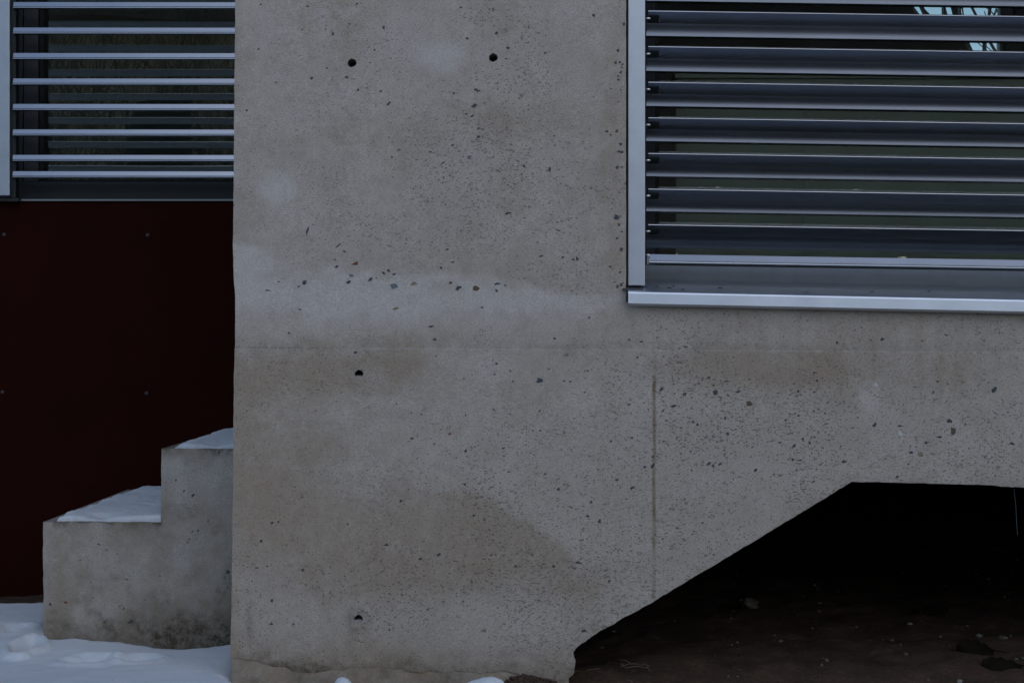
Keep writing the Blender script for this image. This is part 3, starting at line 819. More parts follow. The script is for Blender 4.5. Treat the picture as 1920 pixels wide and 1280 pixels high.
def clip_parts(so, px0, py, d, lower):
    # black carrier clip on the underside, with a pale edge, and the steel pin that rides in the rail
    k = d / FPX
    a = P(px0, py, d)
    n = Vector((0, -0.54, -0.84)) if lower else Vector((0, -1, 0))
    bm = bmesh.new()
    for (u0, u1, t0, t1, h) in ((1.5 * k, 21 * k, 0.0075, 0.0255, 0.0018), (3 * k, 17 * k, 0.010, 0.019, 0.0030)):
        vs_ = []
        for hh in (0.0, h):
            for (u, t) in ((u0, t0), (u1, t0), (u1, t1), (u0, t1)):
                base = Vector((a.x + u, a.y + t, a.z - 0.0024 - t * 0.56))
                vs_.append(bm.verts.new(base + n * hh))
        for f in ((4, 5, 6, 7), (0, 1, 5, 4), (1, 2, 6, 5), (2, 3, 7, 6), (3, 0, 4, 7)):
            bm.faces.new([vs_[i] for i in f])
    bmesh.ops.recalc_face_normals(bm, faces=bm.faces)
    return obj('end_clip', bm, M['dark_plastic'], so)


def pin(so, px0, py, d):
    bm = bmesh.new()
    c = P(px0, py, d)
    tube(bm, [c + Vector((-0.003, 0, 0)), c + Vector((0.0008, 0, 0)), c + Vector((0.003, 0, 0)), c + Vector((0.007, 0, 0))], [0.0014, 0.0026, 0.0026, 0.0016], 10)
    return obj('guide_pin', bm, M['pin_metal'], so, True)


lines = [(21.5 + 66.7 * i) for i in range(-7, 7)]
for i, ly in enumerate(lines):
    sl = 0.0152 + 0.0009 * ((ly - 21) / 400.0) + random.uniform(-.0003, .0003)
    so = slat(bl, open_prof, 1215.5, XR - 26, ly, ly + (XR - 26 - 1215) * sl, dB, M['alu_slat'])
    if ly > -60:
        cl = clip_parts(so, 1215.5, ly, dB, True)
        pin(so, 1213.5, ly + 13.5 - max(0, (ly - 20)) * 0.004, dB)
so = slat(bl, [(0.0078, 0.0128)] + flat_prof[1:], 1217, XR - 26, 487.8, 487.8 + (XR - 26 - 1217) * .0158, dB, M['alu_slat'])
pin(so, 1213.5, 478, dB)
boxobj('end_cap', (P(1213, 0, dB).x, dB - D0 + .001, P(0, 495, dB).z), (P(1217, 0, dB).x, dB - D0 + 0.05, P(0, 479, dB).z), M['frame_pale'], so)

# bits of leaf lying on the sill
bits = []
for px_, dd, kind in ((1232, .05, 'a'), (1255, .035, 'a'), (1262, .06, 'b'), (1281, .02, 'a'), (1350, .05, 'b'), (1512, .02, 'a'), (1634, .04, 'b'), (1742, .06, 'b')):
    x = P(px_, 0, dS + dd).x
    t = (dd) / 0.15
    z = zs(547, px_, dS) + 0.0022 + dd * 0.19 + .001
    bits.append((x, dS - D0 + dd, z))
lf = None
LABS = ['leaf scrap on the sill closest to the guide rail', 'second leaf scrap from the guide rail, near the front lip of the sill', 'leaf scrap far back on the sill, just right of the rail',
        'leaf scrap caught on the front lip of the sill, left part', 'leaf scrap lying alone on the sill, left of the middle', 'dark leaf scrap standing on the front lip in the middle of the sill',
        'leaf scrap on the right half of the sill, second from the right', 'rightmost leaf scrap, far back on the sill']
for (x, y, z), lab in zip(bits, LABS):
    bm = bmesh.new()
    k = 7
    r = random.uniform(.0035, .0065)
    mid = bm.verts.new((x, y, z + .0022))
    ring_ = [bm.verts.new((x + r * random.uniform(.7, 1.3) * math.cos(2 * math.pi * j / k), y + r * .8 * math.sin(2 * math.pi * j / k), z + random.uniform(0, .0015))) for j in range(k)]
    for j in range(k): bm.faces.new((mid, ring_[j], ring_[(j + 1) % k]))
    o = obj('leaf_scrap', bm, M['leaf_dry'])
    tag(o, lab, 'leaf', 'leaf scraps on the window sill')

# ------------------------------------------------------------------ left recess: red cladding, window, blind
dL = D0 + 1.28
red = empty('cladding', 'dark red cladding board with four small screws below the left window', 'cladding', (P(200, 0, dL).x, 1.28, 0))
zt = P(0, 377.5, dL).z
xr0, xr1 = P(-1500, 0, dL).x, P(450, 0).x - .002
boxobj('board', (xr0, 1.28, -0.08), (xr1, 1.31, zt), M['red_panel'], red, .002)
for px_, py_ in ((8, 440), (277, 441), (5, 735), (275, 737)):
    bm = bmesh.new()
    c = P(px_, py_, dL)
    tube(bm, [c + Vector((0, .001, 0)), c + Vector((0, -.0015, 0)), c + Vector((0, -.003, 0))], [.0062, .0062, .0035], 10)
    obj('screw', bm, M['screw'], red, True)
boxobj('board', (xr0, 1.281, P(0, 377, dL).z + .002), (P(-40, 0, dL).x, 1.311, P(0, -520, dL).z), M['red_panel'], red, .002)

lw = empty('window', 'dark window with grey frame above the red cladding, reflecting bare bushes', 'window', (P(200, 0, dL).x, 1.36, zt))
dW = D0 + 1.34
boxobj('sill_strip', (P(30, 0, dL).x, 1.272, zt + .0005), (xr1, 1.345, zt + .0055), M['frame_pale'], lw)
boxobj('bottom_frame', (P(36, 0, dW).x, 1.335, zt + .0065), (xr1, 1.42, P(0, 341, dW).z), M['frame_grey'], lw, .002)
boxobj('gasket', (P(72, 0, dW).x, 1.352, P(0, 341, dW).z + .0005), (xr1, 1.41, P(0, 336.5, dW).z), M['gasket'], lw)
boxobj('side_frame', (P(45, 0, dW).x, 1.338, P(0, 340.5, dW).z), (P(72, 0, dW).x, 1.42, P(0, -520, dW).z), M['frame_grey'], lw, .002)
boxobj('side_frame', (P(33, 0, dW).x, 1.348, P(0, 340.5, dW).z), (P(41, 0, dW).x, 1.42, P(0, -520, dW).z), M['frame_grey'], lw, .001)
boxobj('gasket', (P(72, 0, dW).x + .0005, 1.352, P(0, 336, dW).z), (P(79, 0, dW).x, 1.41, P(0, -520, dW).z), M['gasket'], lw)
boxobj('gasket', (P(41, 0, dW).x + .0005, 1.352, P(0, 340.5, dW).z), (P(45, 0, dW).x - .0005, 1.41, P(0, -520, dW).z), M['gasket'], lw)
boxobj('pane', (P(79, 0, dW).x, 1.375, P(0, 336, dW).z), (xr1, 1.379, P(0, -520, dW).z), M['glass_left'], lw)
boxobj('top_frame', (P(36, 0, dW).x, 1.337, P(0, -520, dW).z + .001), (xr1, 1.42, P(0, -560, dW).z), M['frame_grey'], lw)

dLR = D0 + 1.225
lb = empty('venetian_blind', 'narrow external blind with bright flat slats, over the dark left window', 'window blind', (P(200, 0, dLR).x, 1.23, P(0, 330, dLR).z))
boxobj('guide_rail', (P(-16, 0, dLR).x, 1.225, P(0, 366.5, dLR).z), (P(17.8, 0, dLR).x, 1.245, P(0, -520, dLR).z), M['alu_rail'], lb, .0015)
boxobj('rail_channel', (P(-14, 0, dLR).x, 1.2465, P(0, 369, dLR).z), (P(25, 0, dLR).x, 1.278, P(0, -520, dLR).z), M['dark_plastic'], lb)
boxobj('rail_foot', (P(-20, 0, dLR).x, 1.246, P(0, 376, dLR).z), (P(30, 0, dLR).x, 1.271, P(0, 370, dLR).z), M['dark_plastic'], lb)
dLB = D0 + 1.235
boxobj('guide_rail', (P(546, 0, dLR).x, 1.225, P(0, 366.5, dLR).z), (P(450, 0).x - .003, 1.245, P(0, -520, dLR).z), M['alu_rail'], lb, .0015)
for i, top_ in enumerate([321.3] + [290.6 - 47.75 * j for j in range(0, 17)]):
    k = FPX / dLB
    py_ = top_ + 0.0128 * k - 0.3
    so = slat(lb, flat_prof, 24.8 - (top_ / 330.0) * 1.5, 543, py_, py_ + 0.5, dLB, M['alu_slat'])
boxobj('head_box', (P(27, 0, dLR).x, 1.227, P(0, -590, dLR).z), (xr1 - .01, 1.30, P(0, -540, dLR).z), M['alu_rail'], lb)

# ------------------------------------------------------------------ concrete steps and their snow
dSt = D0 + 0.45


def step_stain(x, y):
    N = lambda s, k, o=4: vnoise(x / s, y / s, k, o)
    edge_t = np.minimum(np.where(x < 304, np.abs(y - 979), 999), np.where(x >= 298, np.abs(y - 841), 999))
    brown = 0.12 + 0.7 * N(60, 71) + 0.5 * N(18, 171) + 1.0 * np.exp(-edge_t / 22.0) * sstep(-.5, .5, N(30, 72)) + 0.4 * np.exp(-((x - 300) / 18.0) ** 2) * sstep(960, 1010, y) + 0.5 * sstep(1085, 1180, y + 30 * N(50, 73))
    brown = brown + 0.4 * sstep(.1, .7, vnoise(x / 16, y / 200, 79)) * sstep(985, 1010, y)
    light = 0.15 + 0.55 * sstep(-.1, .7, N(55, 74)) + 0.35 * blob(x, y, 250, 1050, 60, 50, .8, 75) + 0.3 * blob(x, y, 370, 900, 60, 70, .9, 76)
    dens = 0.3 + 0.3 * N(60, 77)
    dirt = 0.9 * np.exp(-edge_t / 11.0) * sstep(-.5, .4, N(30, 78)) + .25 * sstep(.2, .8, N(40, 178)) + (0.4 + .5 * sstep(230, 320, x)) * sstep(1150, 1196, y + 18 * N(45, 80) + 12 * N(13, 81) + 16 * sstep(240, 320, x)) + 0.35 * sstep(.35, .8, N(24, 82)) * sstep(1010, 1120, y)
    dirt = dirt + 0.3 * np.exp(-np.abs(x - 300) / 7.0) * sstep(975, 985, y) * (1 - sstep(1000, 1110, y))
    dirt = dirt + 0.25 * sstep(395, 440, x) * sstep(900, 1200, y)  # extra darkening towards the wall and downwards
    c = lambda a: np.clip(a, 0, 1)
    return np.stack([c(brown), c(light), c(dens), c(dirt)], 1)


st = empty('concrete_steps', 'two weathered concrete steps against the red cladding, topped with snow', 'steps', (P(250, 0, dSt).x, 0.85, 0))
sx1 = 960 + (P(450, 0).x - .003) * FPX / dSt
STEP_ST = '94 1132 4 d;123 1129 5 r .8;247 1163 5 b .6;243 1166 4;237 1086 3;232 1140 3;272 1124 2.5;220 1038 3;185 1020 5 d .3;200 1031 4 d .3;361 996 3;371 994 4 d .5;362 928 4 d 1.6;345 920 2.5;405 1108 2;427 1072 7 d .6;390 976 3;410 848 4 b .7;330 900 2.5;300 1080 2.5;150 1050 3;175 1120 2.5;355 1010 2.5;352 1016 4 d .3;196 1165 3 b'
outline = [(80, 978.5, .6), (301, 979.5, .4), (302, 841, .6), (sx1, 843, 0), (sx1, 1240, 0), (81, 1240, .8)]
panel('step_block', outline, 0.825, st, M['step_concrete'], step=9.0, seed=9, y0=0.45, coarse=(60, 820, 470, 1240), stain=step_stain, wav=0.003, depth_d=dSt, edge_amp=.9, chamfer=.005)


set_stones(STEP_ST, st, dSt, 0.003, 50)


def heightfield(name, x0, x1, y0, y1, nx, ny, fn, mat, parent=None, cut=None, skirt=None):
    xs = np.linspace(x0, x1, nx); ys = np.linspace(y0, y1, ny)
    X, Y = np.meshgrid(xs, ys)
    Z, dirt = fn(X, Y)
    idx = np.arange(nx * ny).reshape(ny, nx)
    verts = np.stack([X, Y, Z], 2).reshape(-1, 3)
    keep = np.ones((ny - 1, nx - 1), bool)
    if cut is not None:
        m = cut(X, Y, Z)
        keep = m[:-1, :-1] | m[1:, :-1] | m[:-1, 1:] | m[1:, 1:]
    f = np.stack([idx[:-1, :-1][keep], idx[:-1, 1:][keep], idx[1:, 1:][keep], idx[1:, :-1][keep]], 1)
    used = np.unique(f); remap = -np.ones(nx * ny, int); remap[used] = np.arange(len(used))
    me = bpy.data.meshes.new(name)
    me.from_pydata(verts[used].tolist(), [], remap[f].tolist())
    at = me.attributes.new('dirt', 'FLOAT', 'POINT')
    at.data.foreach_set('value', np.asarray(dirt, np.float32).reshape(-1)[used])
    return link(name, me, mat, parent, True)


def snow_cap(label, pxl, pxr, ztop, y0, y1, thick, left_slope, seed):
    xl = P(pxl, 0, dSt).x; xr = P(pxr, 0, dSt).x

    def fn(X, Y):
        v = (Y - y0) / (y1 - y0)
        lim = xl + left_slope[0] + (left_slope[1] - left_slope[0]) * v + 0.010 * vnoise(X * 18, Y * 18, seed) + 0.008 * vnoise(X * 50, Y * 50, seed + 1)
        dl = X - lim
        dfr = Y - (y0 + 0.012 + 0.006 * vnoise(X * 30, Y * 0 + seed, seed + 2))
        dbk = (y1 - 0.02) - Y
        r = 0.035
        q = np.minimum(np.minimum(dl, dbk * 1.2), dfr * 1.6) / r
        h = thick * np.sqrt(np.clip(1 - (1 - np.clip(q, 0, 1)) ** 2, 0, 1))
        h = h * (0.85 + 0.25 * vnoise(X * 7, Y * 7, seed + 3)) + np.where(q > 0.2, 0.0012 * vnoise(X * 35, Y * 35, seed + 4), 0) - .012 * np.exp(-((X - xl - .12) ** 2 + (Y - y0 - .05) ** 2) / .0012) - .010 * np.exp(-((X - xl - .19) ** 2 * .5 + (Y - y0 - .28) ** 2) / .0010)
        z = ztop - 0.003 + np.where(q > 0, h, -0.004)
        return z, np.clip(0.45 - q * 1.5, 0, .4)
    o = heightfield('snow_patch', xl, xr, y0, y1, 110, 150, fn, M['snow'], None, cut=lambda X, Y, Z: Z > ztop - .0029)
    tag(o, label, 'snow')
    return o


snow_cap('patch of snow on the lower concrete step', 84, 301, P(0, 978.5, dSt).z, 0.455, 1.27, 0.021, (0.022, 0.03), 3)
snow_cap('small patch of snow on the upper concrete step beside the wall', 304, sx1 - 1, P(0, 841.5, dSt).z, 0.455, 1.27, 0.021, (0.022, 0.03), 13)

# ------------------------------------------------------------------ ground, snow, soil under the arch
def ground_z(X, Y):
    z = -0.045 + 0.010 * vnoise(X * 1.3, Y * 1.3, 90) + 0.006 * vnoise(X * 7, Y * 7, 91) + 0.005 * vnoise(X * 24, Y * 24, 92)
    z = z + 0.035 * sstep(0.02, .25, Y) * sstep(-0.1, 0.35, X)
    z = z + 0.046 * np.exp(-((X - 0.04) / 0.085) ** 2 - ((Y + 0.02) / 0.09) ** 2) + 0.030 * np.exp(-((X - .19) / .10) ** 2 - ((Y - .12) / .10) ** 2)
    z = z + 0.02 * sstep(-.4, -.9, X) * sstep(.35, .5, Y) - 0.0 * X
    return z


def ground_fn(X, Y):
    return ground_z(X, Y), 0 * X


g0 = heightfield('ground', -60, 60, -60, 80, 60, 70, lambda X, Y: (-0.16 + 0 * X, 0 * X), M['soil'])
tag(g0, kind='structure')
g1 = heightfield('soil', -2.6, 4.1, -1.6, 6.1, 430, 480, ground_fn, M['soil'])
tag(g1, kind='structure')


def dent(X, Y, px, py, rx, ry, depth, seed):
    d = CAMZ * FPX / (py - CY)
    cx, cy = (px - CX) * d / FPX, d - D0
    r = np.sqrt(((X - cx) / rx) ** 2 + ((Y - cy) / ry) ** 2) + 0.2 * vnoise(X * 22, Y * 22, seed)
    return -depth * (1 - sstep(.35, 1.0, r)) + depth * .35 * np.exp(-((r - 1.15) / .25) ** 2)


def snow_fn(X, Y):
    z = 0.004 + 0.008 * vnoise(X * 1.7, Y * 1.7, 95) + 0.002 * vnoise(X * 6, Y * 6, 96) + 0.0008 * vnoise(X * 30, Y * 30, 97)
    z = z + np.interp(X, [-1.4, -1.09, -.97, -.88, -.80, -.72, -.66, -.60], [.0, .012, .010, .0, -.010, -.012, -.006, .006]) * np.exp(-((Y - .42) / .16) ** 2)
    z = z + 0.02 * sstep(.1, -.6, Y)
    z = z + dent(X, Y, 50, 1224, .034, .07, .040, 1) + dent(X, Y, 22, 1186, .05, .08, .016, 2)
    z = z + dent(X, Y, 175, 1243, .060, .05, .016, 3) + dent(X, Y, 255, 1241, .05, .045, .014, 4)
    # melted back from the step, the wall's edge and the cladding
    w = 0.012 * vnoise(X * 9, Y * 9, 98) + 0.008 * vnoise(X * 28, Y * 28, 99)
    ystep = np.interp(X, [-3, -1.13, -1.08, -1.0, -.90, -.80, -.74, -.68, -.60, -.55], [1.05, 1.0, .44, .445, .43, .39, .355, .36, .40, .45])
    back = np.interp(X, [-3, -1.30, -1.2, -1.12, -1.05], [1.10, 1.04, .90, .56, .46])
    lim = np.minimum(ystep, back + .05) + w
    q = (lim - Y) / 0.09
    xr = np.where(Y < 0.015, np.interp(Y, [-2, -.6, -.16, -.05, .0], [-.2, -.34, -.475, -.535, -.566]), -.56) + .5 * w * (Y < -.01)
    q2 = (xr - X) / 0.06
    qq = np.minimum(q, q2)
    edge = np.sqrt(np.clip(1 - (1 - np.clip(qq, 0, 1)) ** 2, 0, 1))
    base = -0.045
    zz = base + (z - base) * edge - np.where(qq <= 0, .04, 0)
    dirt = np.clip(.5 - qq * 1.6, 0, .5) * (qq > 0) + .85 * np.clip(-dent(X, Y, 50, 1224, .034, .07, .04, 1) / .04, 0, 1) + .25 * np.clip(-dent(X, Y, 22, 1186, .05, .07, .018, 2) / .018, 0, 1)
    return zz, np.clip(dirt, 0, .8)


s1 = heightfield('snow', -2.6, -.15, -1.6, 1.2, 380, 440, snow_fn, M['snow'], cut=lambda X, Y, Z: Z > -0.06)
tag(s1, kind='structure')
# the rest of the snow field: from the wall's left corner out behind the camera
s2 = heightfield('snow', -60, 60, -60, -1.55, 90, 60, lambda X, Y: (0.012 + 0.02 * vnoise(X * .5, Y * .5, 101), 0 * X), M['snow'],
                 cut=lambda X, Y, Z: ((Y < -2.6) | (X < -.2)))
tag(s2, kind='structure')
s3 = heightfield('snow', -60, -2.55, -1.6, 1.2, 60, 20, lambda X, Y: (0.010 + 0.01 * vnoise(X * .5, Y * .5, 101), 0 * X), M['snow'])
tag(s3, kind='structure')
s4 = heightfield('snow', -60, 60, 7.5, 80, 40, 30, lambda X, Y: (0.02 + 0.03 * vnoise(X * .3, Y * .3, 102), 0 * X), M['snow'])
tag(s4, kind='structure')

# two scraps of snow at the foot of the wall
for (px_, py_, rx, ry, h, lab) in ((642, 1277, .022, .03, .028, 'tiny lump of snow against the foot of the concrete wall'),
                                   (905, 1277, .045, .03, .026, 'thin strip of snow beside the dark soil at the wall foot')):
    c = P(px_, py_, D0 - .05)

    def fn(X, Y, c=c, rx=rx, ry=ry, h=h):
        tilt = (X - c.x) / rx
        r = np.sqrt(((X - c.x) / rx) ** 2 + ((Y + .04) / ry) ** 2) + .12 * vnoise(X * 60, Y * 60, 111)
        hh = h * np.sqrt(np.clip(1 - r ** 2, 0, 1)) * (1 + .35 * tilt * (rx > .03))
        return c.z - h * .78 + hh - np.where(r >= 1, .02, 0), 0 * X
    o = heightfield('snow_scrap', c.x - rx * 1.3, c.x + rx * 1.3, -.04 - ry * 1.3, -.04 + ry * 1.3, 40, 40, fn, M['snow'], cut=lambda X, Y, Z, c=c, h=h: Z > c.z - h * .78 - .005)
    tag(o, lab, 'snow')


def gz(x, y): return float(ground_z(np.array([x]), np.array([y]))[0])


def rock_bm(bm, c, r, seed, flat=.6, sub=1):
    ret = bmesh.ops.create_icosphere(bm, subdivisions=sub, radius=1.0)
    rs = random.Random(seed)
    o = Vector((rs.uniform(0, 50), rs.uniform(0, 50), rs.uniform(0, 50)))
    rz = Matrix.Rotation(rs.uniform(0, 6.28), 3, 'Z')
    el_ = rs.uniform(.65, 1)
    for v in ret['verts']:
        p = v.co * (1 + .45 * noise.noise(v.co * 1.1 + o))
        p = rz @ Vector((p.x, p.y * el_, p.z * flat))
        v.co = Vector(c) + p * r


# pebbles scattered over the soil: too many and too small to count
for nm, mt, cnt, rmin, rmax in (('gravel', 'pebble_mix', 500, .0015, .0075), ('pale_gravel', 'pebble_pale', 40, .0012, .0045)):
    bm = bmesh.new()
    rs = random.Random(len(nm))
    for i in range(cnt):
        x = rs.uniform(.1, 2.2); y = rs.uniform(.25, 2.2) if rs.random() < .75 else rs.uniform(-.05, .6)
        if x < .35 and y < .3: continue
        r = rmin + (rmax - rmin) * rs.random() ** 3
        rock_bm(bm, (x, y, gz(x, y) + r * .15), r, i, .7, 1)
    o = obj(nm, bm, M[mt])
    tag(o, kind='stuff')


def at_ground(px, py):
    d = CAMZ * FPX / (py - CY)
    for _ in range(8):
        x, y = (px - CX) * d / FPX, d - D0
        d = (CAMZ - gz(x, y)) * FPX / (py - CY)
    return Vector(((px - CX) * d / FPX, d - D0, gz((px - CX) * d / FPX, d - D0)))


for px_, py_, r, mt, lab in ((1405, 1137, .030, 'pebble_mix', 'grey stone lying deep in the shade under the concrete arch'),
                             (1836, 1193, .009, 'pebble_pale', 'pale angular pebble above the larger dead leaf'),
                             (1880, 1198, .012, 'pebble_mix', 'round grey pebble beside a smaller pale pebble'),
                             (1799, 1252, .007, 'pebble_pale', 'small white pebble left of the lower dead leaf'),
                             (1706, 1170, .007, 'pebble_pale', 'small white pebble alone on the soil, farthest left of the pale ones')):
    p = at_ground(px_, py_)
    bm = bmesh.new()
    rock_bm(bm, (p.x, p.y, p.z + r * .25), r, int(px_), .55, 2)
    tag(obj('stone', bm, M[mt], None), lab, 'stone')

# dead leaves on the soil
for px_, py_, L, W, rot, lab in ((1828, 1224, .080, .060, -.35, 'broad dark dead leaf lying on the soil, upper one of a pair'),
                                 (1878, 1254, .084, .046, -.2, 'long dark dead leaf lying on the soil at the bottom right corner'),
                                 (1750, 1150, .085, .045, .25, 'dark curled dead leaf lying farther back on the soil')):
    p = at_ground(px_, py_)
    bm = bmesh.new()
    n_ = 9
    rows = []
    for i in range(n_):
        t = i / (n_ - 1)
        hw = W * .5 * (math.sin(math.pi * min(1, t * 1.02)) ** .8) * (1 + .18 * (-1) ** i * (0 < i < n_ - 1))
        x = (t - .5) * L
        curl = .003 * (2 * t - 1) ** 2
        rows.append([bm.verts.new((x, s * hw, .004 + curl + s * .010 - abs(s) * .005 + .002 * math.sin(5 * t + s))) for s in (-1, -.5, 0, .5, 1)])
    for a, b_ in zip(rows, rows[1:]):
        for j in range(4): bm.faces.new((a[j], b_[j], b_[j + 1], a[j + 1]))
    tube(bm, [(L * .48, 0, .01), (L * .7, .004, .008), (L * .9, .012, .003)], [.0012, .0011, .0009], 5)
    bmesh.ops.rotate(bm, verts=bm.verts, cent=(0, 0, 0), matrix=Matrix.Rotation(rot, 3, 'Z'))
    bmesh.ops.rotate(bm, verts=bm.verts, cent=(0, 0, 0), matrix=Matrix.Rotation(.42, 3, 'X'))
    bmesh.ops.translate(bm, verts=bm.verts, vec=p + Vector((0, 0, .006)))
    o = obj('dead_leaf', bm, M['leaf'], None, True)
    tag(o, lab, 'leaf', 'dead leaves on the soil')

# straw and rootlets at the broken corner of the wall
bm = bmesh.new()
rs = random.Random(5)
for i in range(34):
    x = rs.uniform(.03, .30); y = rs.uniform(-.05, .2)
    z = gz(x, y) + .003
    a = rs.uniform(0, 6.28); L = rs.uniform(.012, .05)
    v = Vector((math.cos(a), math.sin(a) * .6, rs.uniform(-.1, .5))) * L
    c = Vector((x, y, z))
    tube(bm, [c, c + v * .5 + Vector((0, 0, .004)), c + v], [.0008, .0008, .0005], 4)
o = obj('straw', bm, M['straw'])
tag(o, kind='stuff')
# crumbs of soil heaped against the wall foot
bm = bmesh.new()
for i in range(420):
    x = rs.gauss(.04, .09); y = rs.gauss(-.03, .05)
    r = rs.uniform(.002, .006)
    rock_bm(bm, (x, y, gz(x, y) + r * .2), r, i, .8, 1)
o = obj('soil_crumbs', bm, M['soil'])
tag(o, kind='stuff')

# thread hanging from the soffit
bm = bmesh.new()
p0 = P(1901, 916, D0 + .02); p1 = P(1908, 1003, D0 + .02)
tube(bm, [p0, p0.lerp(p1, .35) + Vector((.0012, 0, 0)), p0.lerp(p1, .7), p1], [.0006] * 4, 5)
tag(obj('thread', bm, M['thread']), 'thin thread hanging from the underside of the concrete wall over the dark opening', 'thread')

# ------------------------------------------------------------------ the building behind: crawl space, room, storeys added to block the sky
bd = empty('building', 'concrete building with a dark crawl space and a dim room behind the right window', 'building', (2, 3, 0))
ztop = P(0, -1200).z
X0, X1 = P(450, 0).x + .225, 4.2
boxobj('floor_slab', (X0, .305, .43), (X1, 6.4, .62), M['rough_concrete'], bd)
boxobj('crawl_space_wall', (-.0, 6.0, -.2), (X1, 6.2, .429), M['soil'], bd)  # soil colour on these walls is painted shade, keeping the void black
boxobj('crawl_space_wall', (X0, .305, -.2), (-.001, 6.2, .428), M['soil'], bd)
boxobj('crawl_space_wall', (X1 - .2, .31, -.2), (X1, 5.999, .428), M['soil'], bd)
boxobj('room_floor', (X0 + .2, .306, .6201), (X1 - .2, 6.2, .63), M['room_floor'], bd)
boxobj('room_wall', (X0, .306, .621), (X0 + .19, 6.4, ztop), M['room_wall'], bd)
boxobj('room_wall', (X1 - .19, .306, .621), (X1, 6.4, ztop), M['room_wall'], bd)
boxobj('room_ceiling', (X0, .302, ztop + .001), (X1, 6.4, ztop + .2), M['room_wall'], bd)
# rear wall of the room with its window opening
dRW = D0 + 5.2
wx0, wx1 = P(1804, 0, dRW).x, P(1886, 0, dRW).x
vx0, vx1 = P(1712, 0, dRW).x, P(1904, 0, dRW).x
wz0, wz1 = P(0, 190, dRW).z, P(0, 27.5, dRW).z
wz2 = P(0, -160, dRW).z
yb = 5.2
rw_parts = [(X0 + .191, wx0, .631, wz1 - .001), (wx1, X1 - .191, .631, wz1 - .001), (wx0 + .001, wx1 - .001, .631, wz0), (X0 + .191, vx0, wz1, ztop), (vx1, X1 - .191, wz1, ztop), (vx0 + .001, vx1 - .001, wz2, ztop)]
for a, b_, c, d in rw_parts:
    boxobj('rear_wall', (a, yb, c), (b_, yb + .12, d), M['room_wall'], bd)
rwin = bd
boxobj('rear_window_frame', (wx1 - .022, yb + .03, wz0 + .001), (wx1 - .001, yb + .09, wz1), M['white_paint'], bd)
boxobj('rear_window_frame', (vx1 - .07, yb + .031, wz1 + .001), (vx1 - .001, yb + .091, wz2 - .001), M['white_paint'], bd, .006)
boxobj('rear_window_frame', (wx0 - .002, yb + .033, wz1 + .002), (wx0 + .004, yb + .08, wz2 - .002), M['frame_grey'], bd)
boxobj('rear_window_frame', (P(1773, 0, dRW).x, yb + .033, wz1 + .002), (P(1775, 0, dRW).x, yb + .08, wz2 - .002), M['frame_grey'], bd)
boxobj('rear_window_pane', (vx0, yb + .06, wz0), (vx1, yb + .064, wz2), M['glass_clear'], bd)
# unseen storeys, added to block half of the sky
boxobj('sky_block_storey', (P(450, 0).x - .01, .003, ztop + .201), (7, 6.5, 6.5), M['shell'], bd)
boxobj('sky_block_storey', (-7, 1.30, P(0, -560, dL).z + .02), (P(450, 0).x - .012, 6.5, 6.5), M['shell'], bd)
boxobj('left_room_wall', (-7, 1.6, -.1), (P(450, 0).x - .001, 1.8, P(0, -560, dL).z), M['room_wall'], bd)

# the pale board standing in the room behind the glass
cb = empty('cabinet', 'pale green boards standing inside the room behind the right window', 'cabinet', (1.0, .62, .63))
dC = D0 + .62
zc = P(0, 147.5, dC).z
xc0 = P(1268, 0, dC).x
boxobj('top', (xc0 - .004, .612, zc), (2.6, .95, zc + .014), M['cabinet'], cb, .001)
w_ = .31
x = xc0
while x < 2.55:
    boxobj('board', (x, .62 + random.uniform(0, .0015), .632), (min(x + w_ - .0007, 2.58), .638, zc - .001), M['cabinet'], cb, .001)
    x += w_

# ------------------------------------------------------------------ what stands behind the camera and the building
def grow(bm, p, d, r, L, lvl, rs, maxl, twig):
    n_ = 4
    pts = [p]; rad = [r]
    cur = Vector(p); dd = Vector(d)
    for i in range(n_):
        dd = (dd + Vector((rs.gauss(0, .13), rs.gauss(0, .13), rs.gauss(.04, .08)))).normalized()
        cur = cur + dd * L / n_
        pts.append(cur.copy()); rad.append(max(twig, r * (1 - .55 * (i + 1) / n_)))
    tube(bm, pts, rad, 5 if lvl < 2 else 3, False)
    if lvl >= maxl: return
    for k in range(rs.randint(3, 5) if lvl else 7):
        i = rs.randint(1 if lvl else 2, n_)
        a = rs.uniform(0, 6.28)
        side = Vector((math.cos(a), math.sin(a), rs.uniform(-.1, .7)))
        nd = (dd * .8 + side * rs.uniform(.5, 1.0)).normalized()
        grow(bm, pts[i], nd, rad[i] * rs.uniform(.45, .65), L * rs.uniform(.5, .75), lvl + 1, rs, maxl, twig)


def bare_tree(label, x, y, h, seed, levels=4, group=None, twig=.006):
    rs = random.Random(seed)
    t = empty('bare_tree', label, 'tree', (x, y, -.1), group)
    bm = bmesh.new()
    tube(bm, [(x, y, -.15), (x + .02, y, h * .18), (x + .05, y + .03, h * .34)], [h * .022, h * .017, h * .014], 9)
    obj('trunk', bm, M['bark'], t, True)
    bm = bmesh.new()
    for k in range(5):
        a = k * 1.257 + rs.uniform(-.4, .4)
        grow(bm, Vector((x + .05, y + .03, h * rs.uniform(.24, .33))), Vector((math.cos(a) * .7, math.sin(a) * .7, 1)).normalized(), h * .009, h * .42, 1, rs, levels, twig)
    obj('crown', bm, M['bark'], t)
    return t


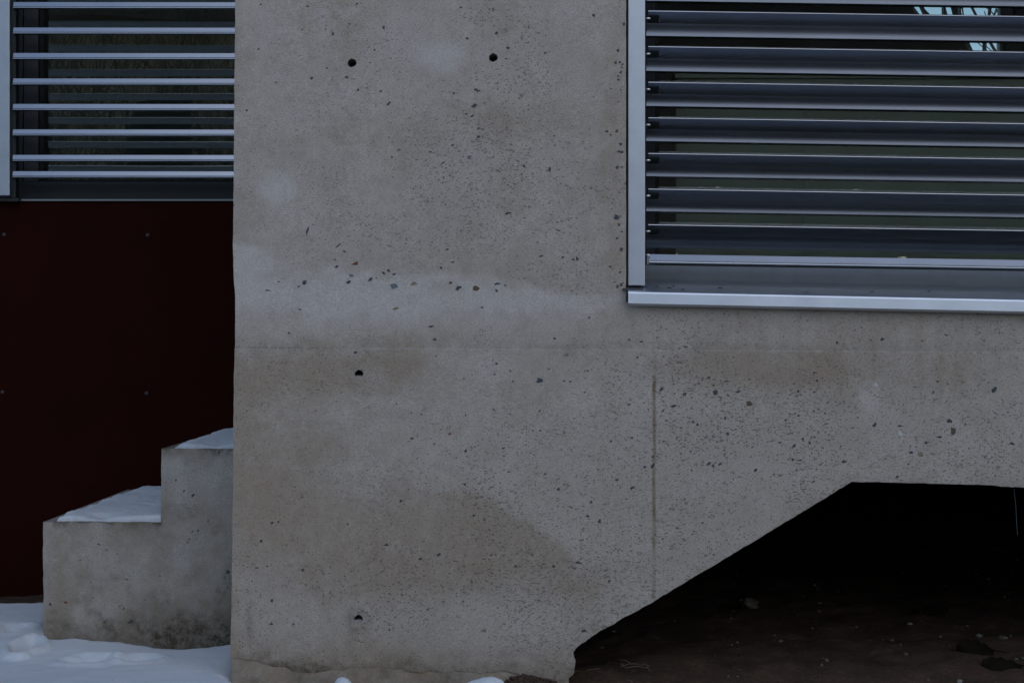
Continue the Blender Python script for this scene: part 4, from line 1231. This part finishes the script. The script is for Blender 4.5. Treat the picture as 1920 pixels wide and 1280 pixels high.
def bush(label, x, y, h, seed, group=None):
    rs = random.Random(seed)
    bm = bmesh.new()
    for k in range(60):
        a = rs.uniform(0, 6.28); sp = rs.uniform(.1, .55)
        p = Vector((x + rs.gauss(0, .25), y + rs.gauss(0, .25), -.1))
        grow(bm, p, Vector((math.cos(a) * sp, math.sin(a) * sp, 1)).normalized(), .016, h * rs.uniform(.6, 1.0), 2, rs, 3, .005)
    o = obj('bare_bush', bm, M['bark'])
    o.location = (0, 0, 0)
    tag(o, label, 'bush', group)


for i, (x, y, h) in enumerate(((-9.5, -19, 7.5), (-7.2, -17.5, 6.5), (-4.9, -19, 7.0), (-2.6, -18, 6.0))):
    bush(['leftmost tall bare bush before the beige house, the tallest of the four', 'second tall bare bush from the left before the beige house', 'third tall bare bush from the left before the beige house', 'rightmost and lowest of the four bare bushes before the beige house'][i], x, y, h, 40 + i, 'bare bushes before the beige house')
hs = empty('house', 'beige rendered house with brown roof across the snowy yard', 'house', (-7, -26, 0))
boxobj('wall', (-16, -32, -.1), (-1.5, -26, 7.0), M['plaster'], hs)
bm = bmesh.new()
prism(bm, [(-33 + 26, 6.95), (1.0, 6.95), (-3, 9.6)], (-16.5, -26, 0), (-1.0, -26, 0))
bmesh.ops.recalc_face_normals(bm, faces=bm.faces)
obj('roof', bm, M['roof_tile'], hs)
for x in (-14, -10.5, -7, -3.6):
    for z in (1.0, 4.0):
        boxobj('window', (x - .55, -26.0, z), (x + .55, -25.96, z + 1.4), M['frame_grey'], hs)
        boxobj('window_sill', (x - .65, -26.0, z - .09), (x + .65, -25.88, z - .005), M['white_paint'], hs)

rs = random.Random(77)
bm = bmesh.new()
hedge = []
V_, F_ = [], []
for i in range(22000):
    x = rs.uniform(-16, 16); y = -21.5 + rs.gauss(0, .45); z = abs(rs.triangular(0, 2.6, 1.6)) + .15 * math.sin(x * 2.1) - .05
    a = Vector((rs.gauss(0, 1), rs.gauss(0, 1), rs.gauss(0, 1))).normalized(); b_ = a.orthogonal().normalized(); s = rs.uniform(.06, .13) * (1.9 if x > -1.5 else 1)
    n0 = len(V_)
    z = z * (1.55 if x > -1.5 else 1.3) + .3 * math.sin(x * 1.3) * (x > -1.5)  # hedge raised out of view to keep bright sky out of glass reflections
    c = Vector((x, y, z)); q = a.cross(b_)
    V_ += [c + b_ * s, c + q * s * .5, c - b_ * s, c - q * s * .5]; F_.append((n0, n0 + 1, n0 + 2, n0 + 3))
bm.free()
me = bpy.data.meshes.new('hedge'); me.from_pydata([tuple(v) for v in V_], [], F_)
tag(link('hedge', me, M['hedge']), 'long dark evergreen hedge before the house, raised out of view to darken the window reflections', 'hedge')

bare_tree('bare tree standing right of the house across the yard', 4.5, -16, 8.5, 3)
bare_tree('bare tree farther right across the yard, spreading crown', 9.0, -18, 9.5, 9)
bare_tree('bare tree behind the building, seen through the far window of the room', 4.15, 9.6, 6.2, 23, 4, None, .005)
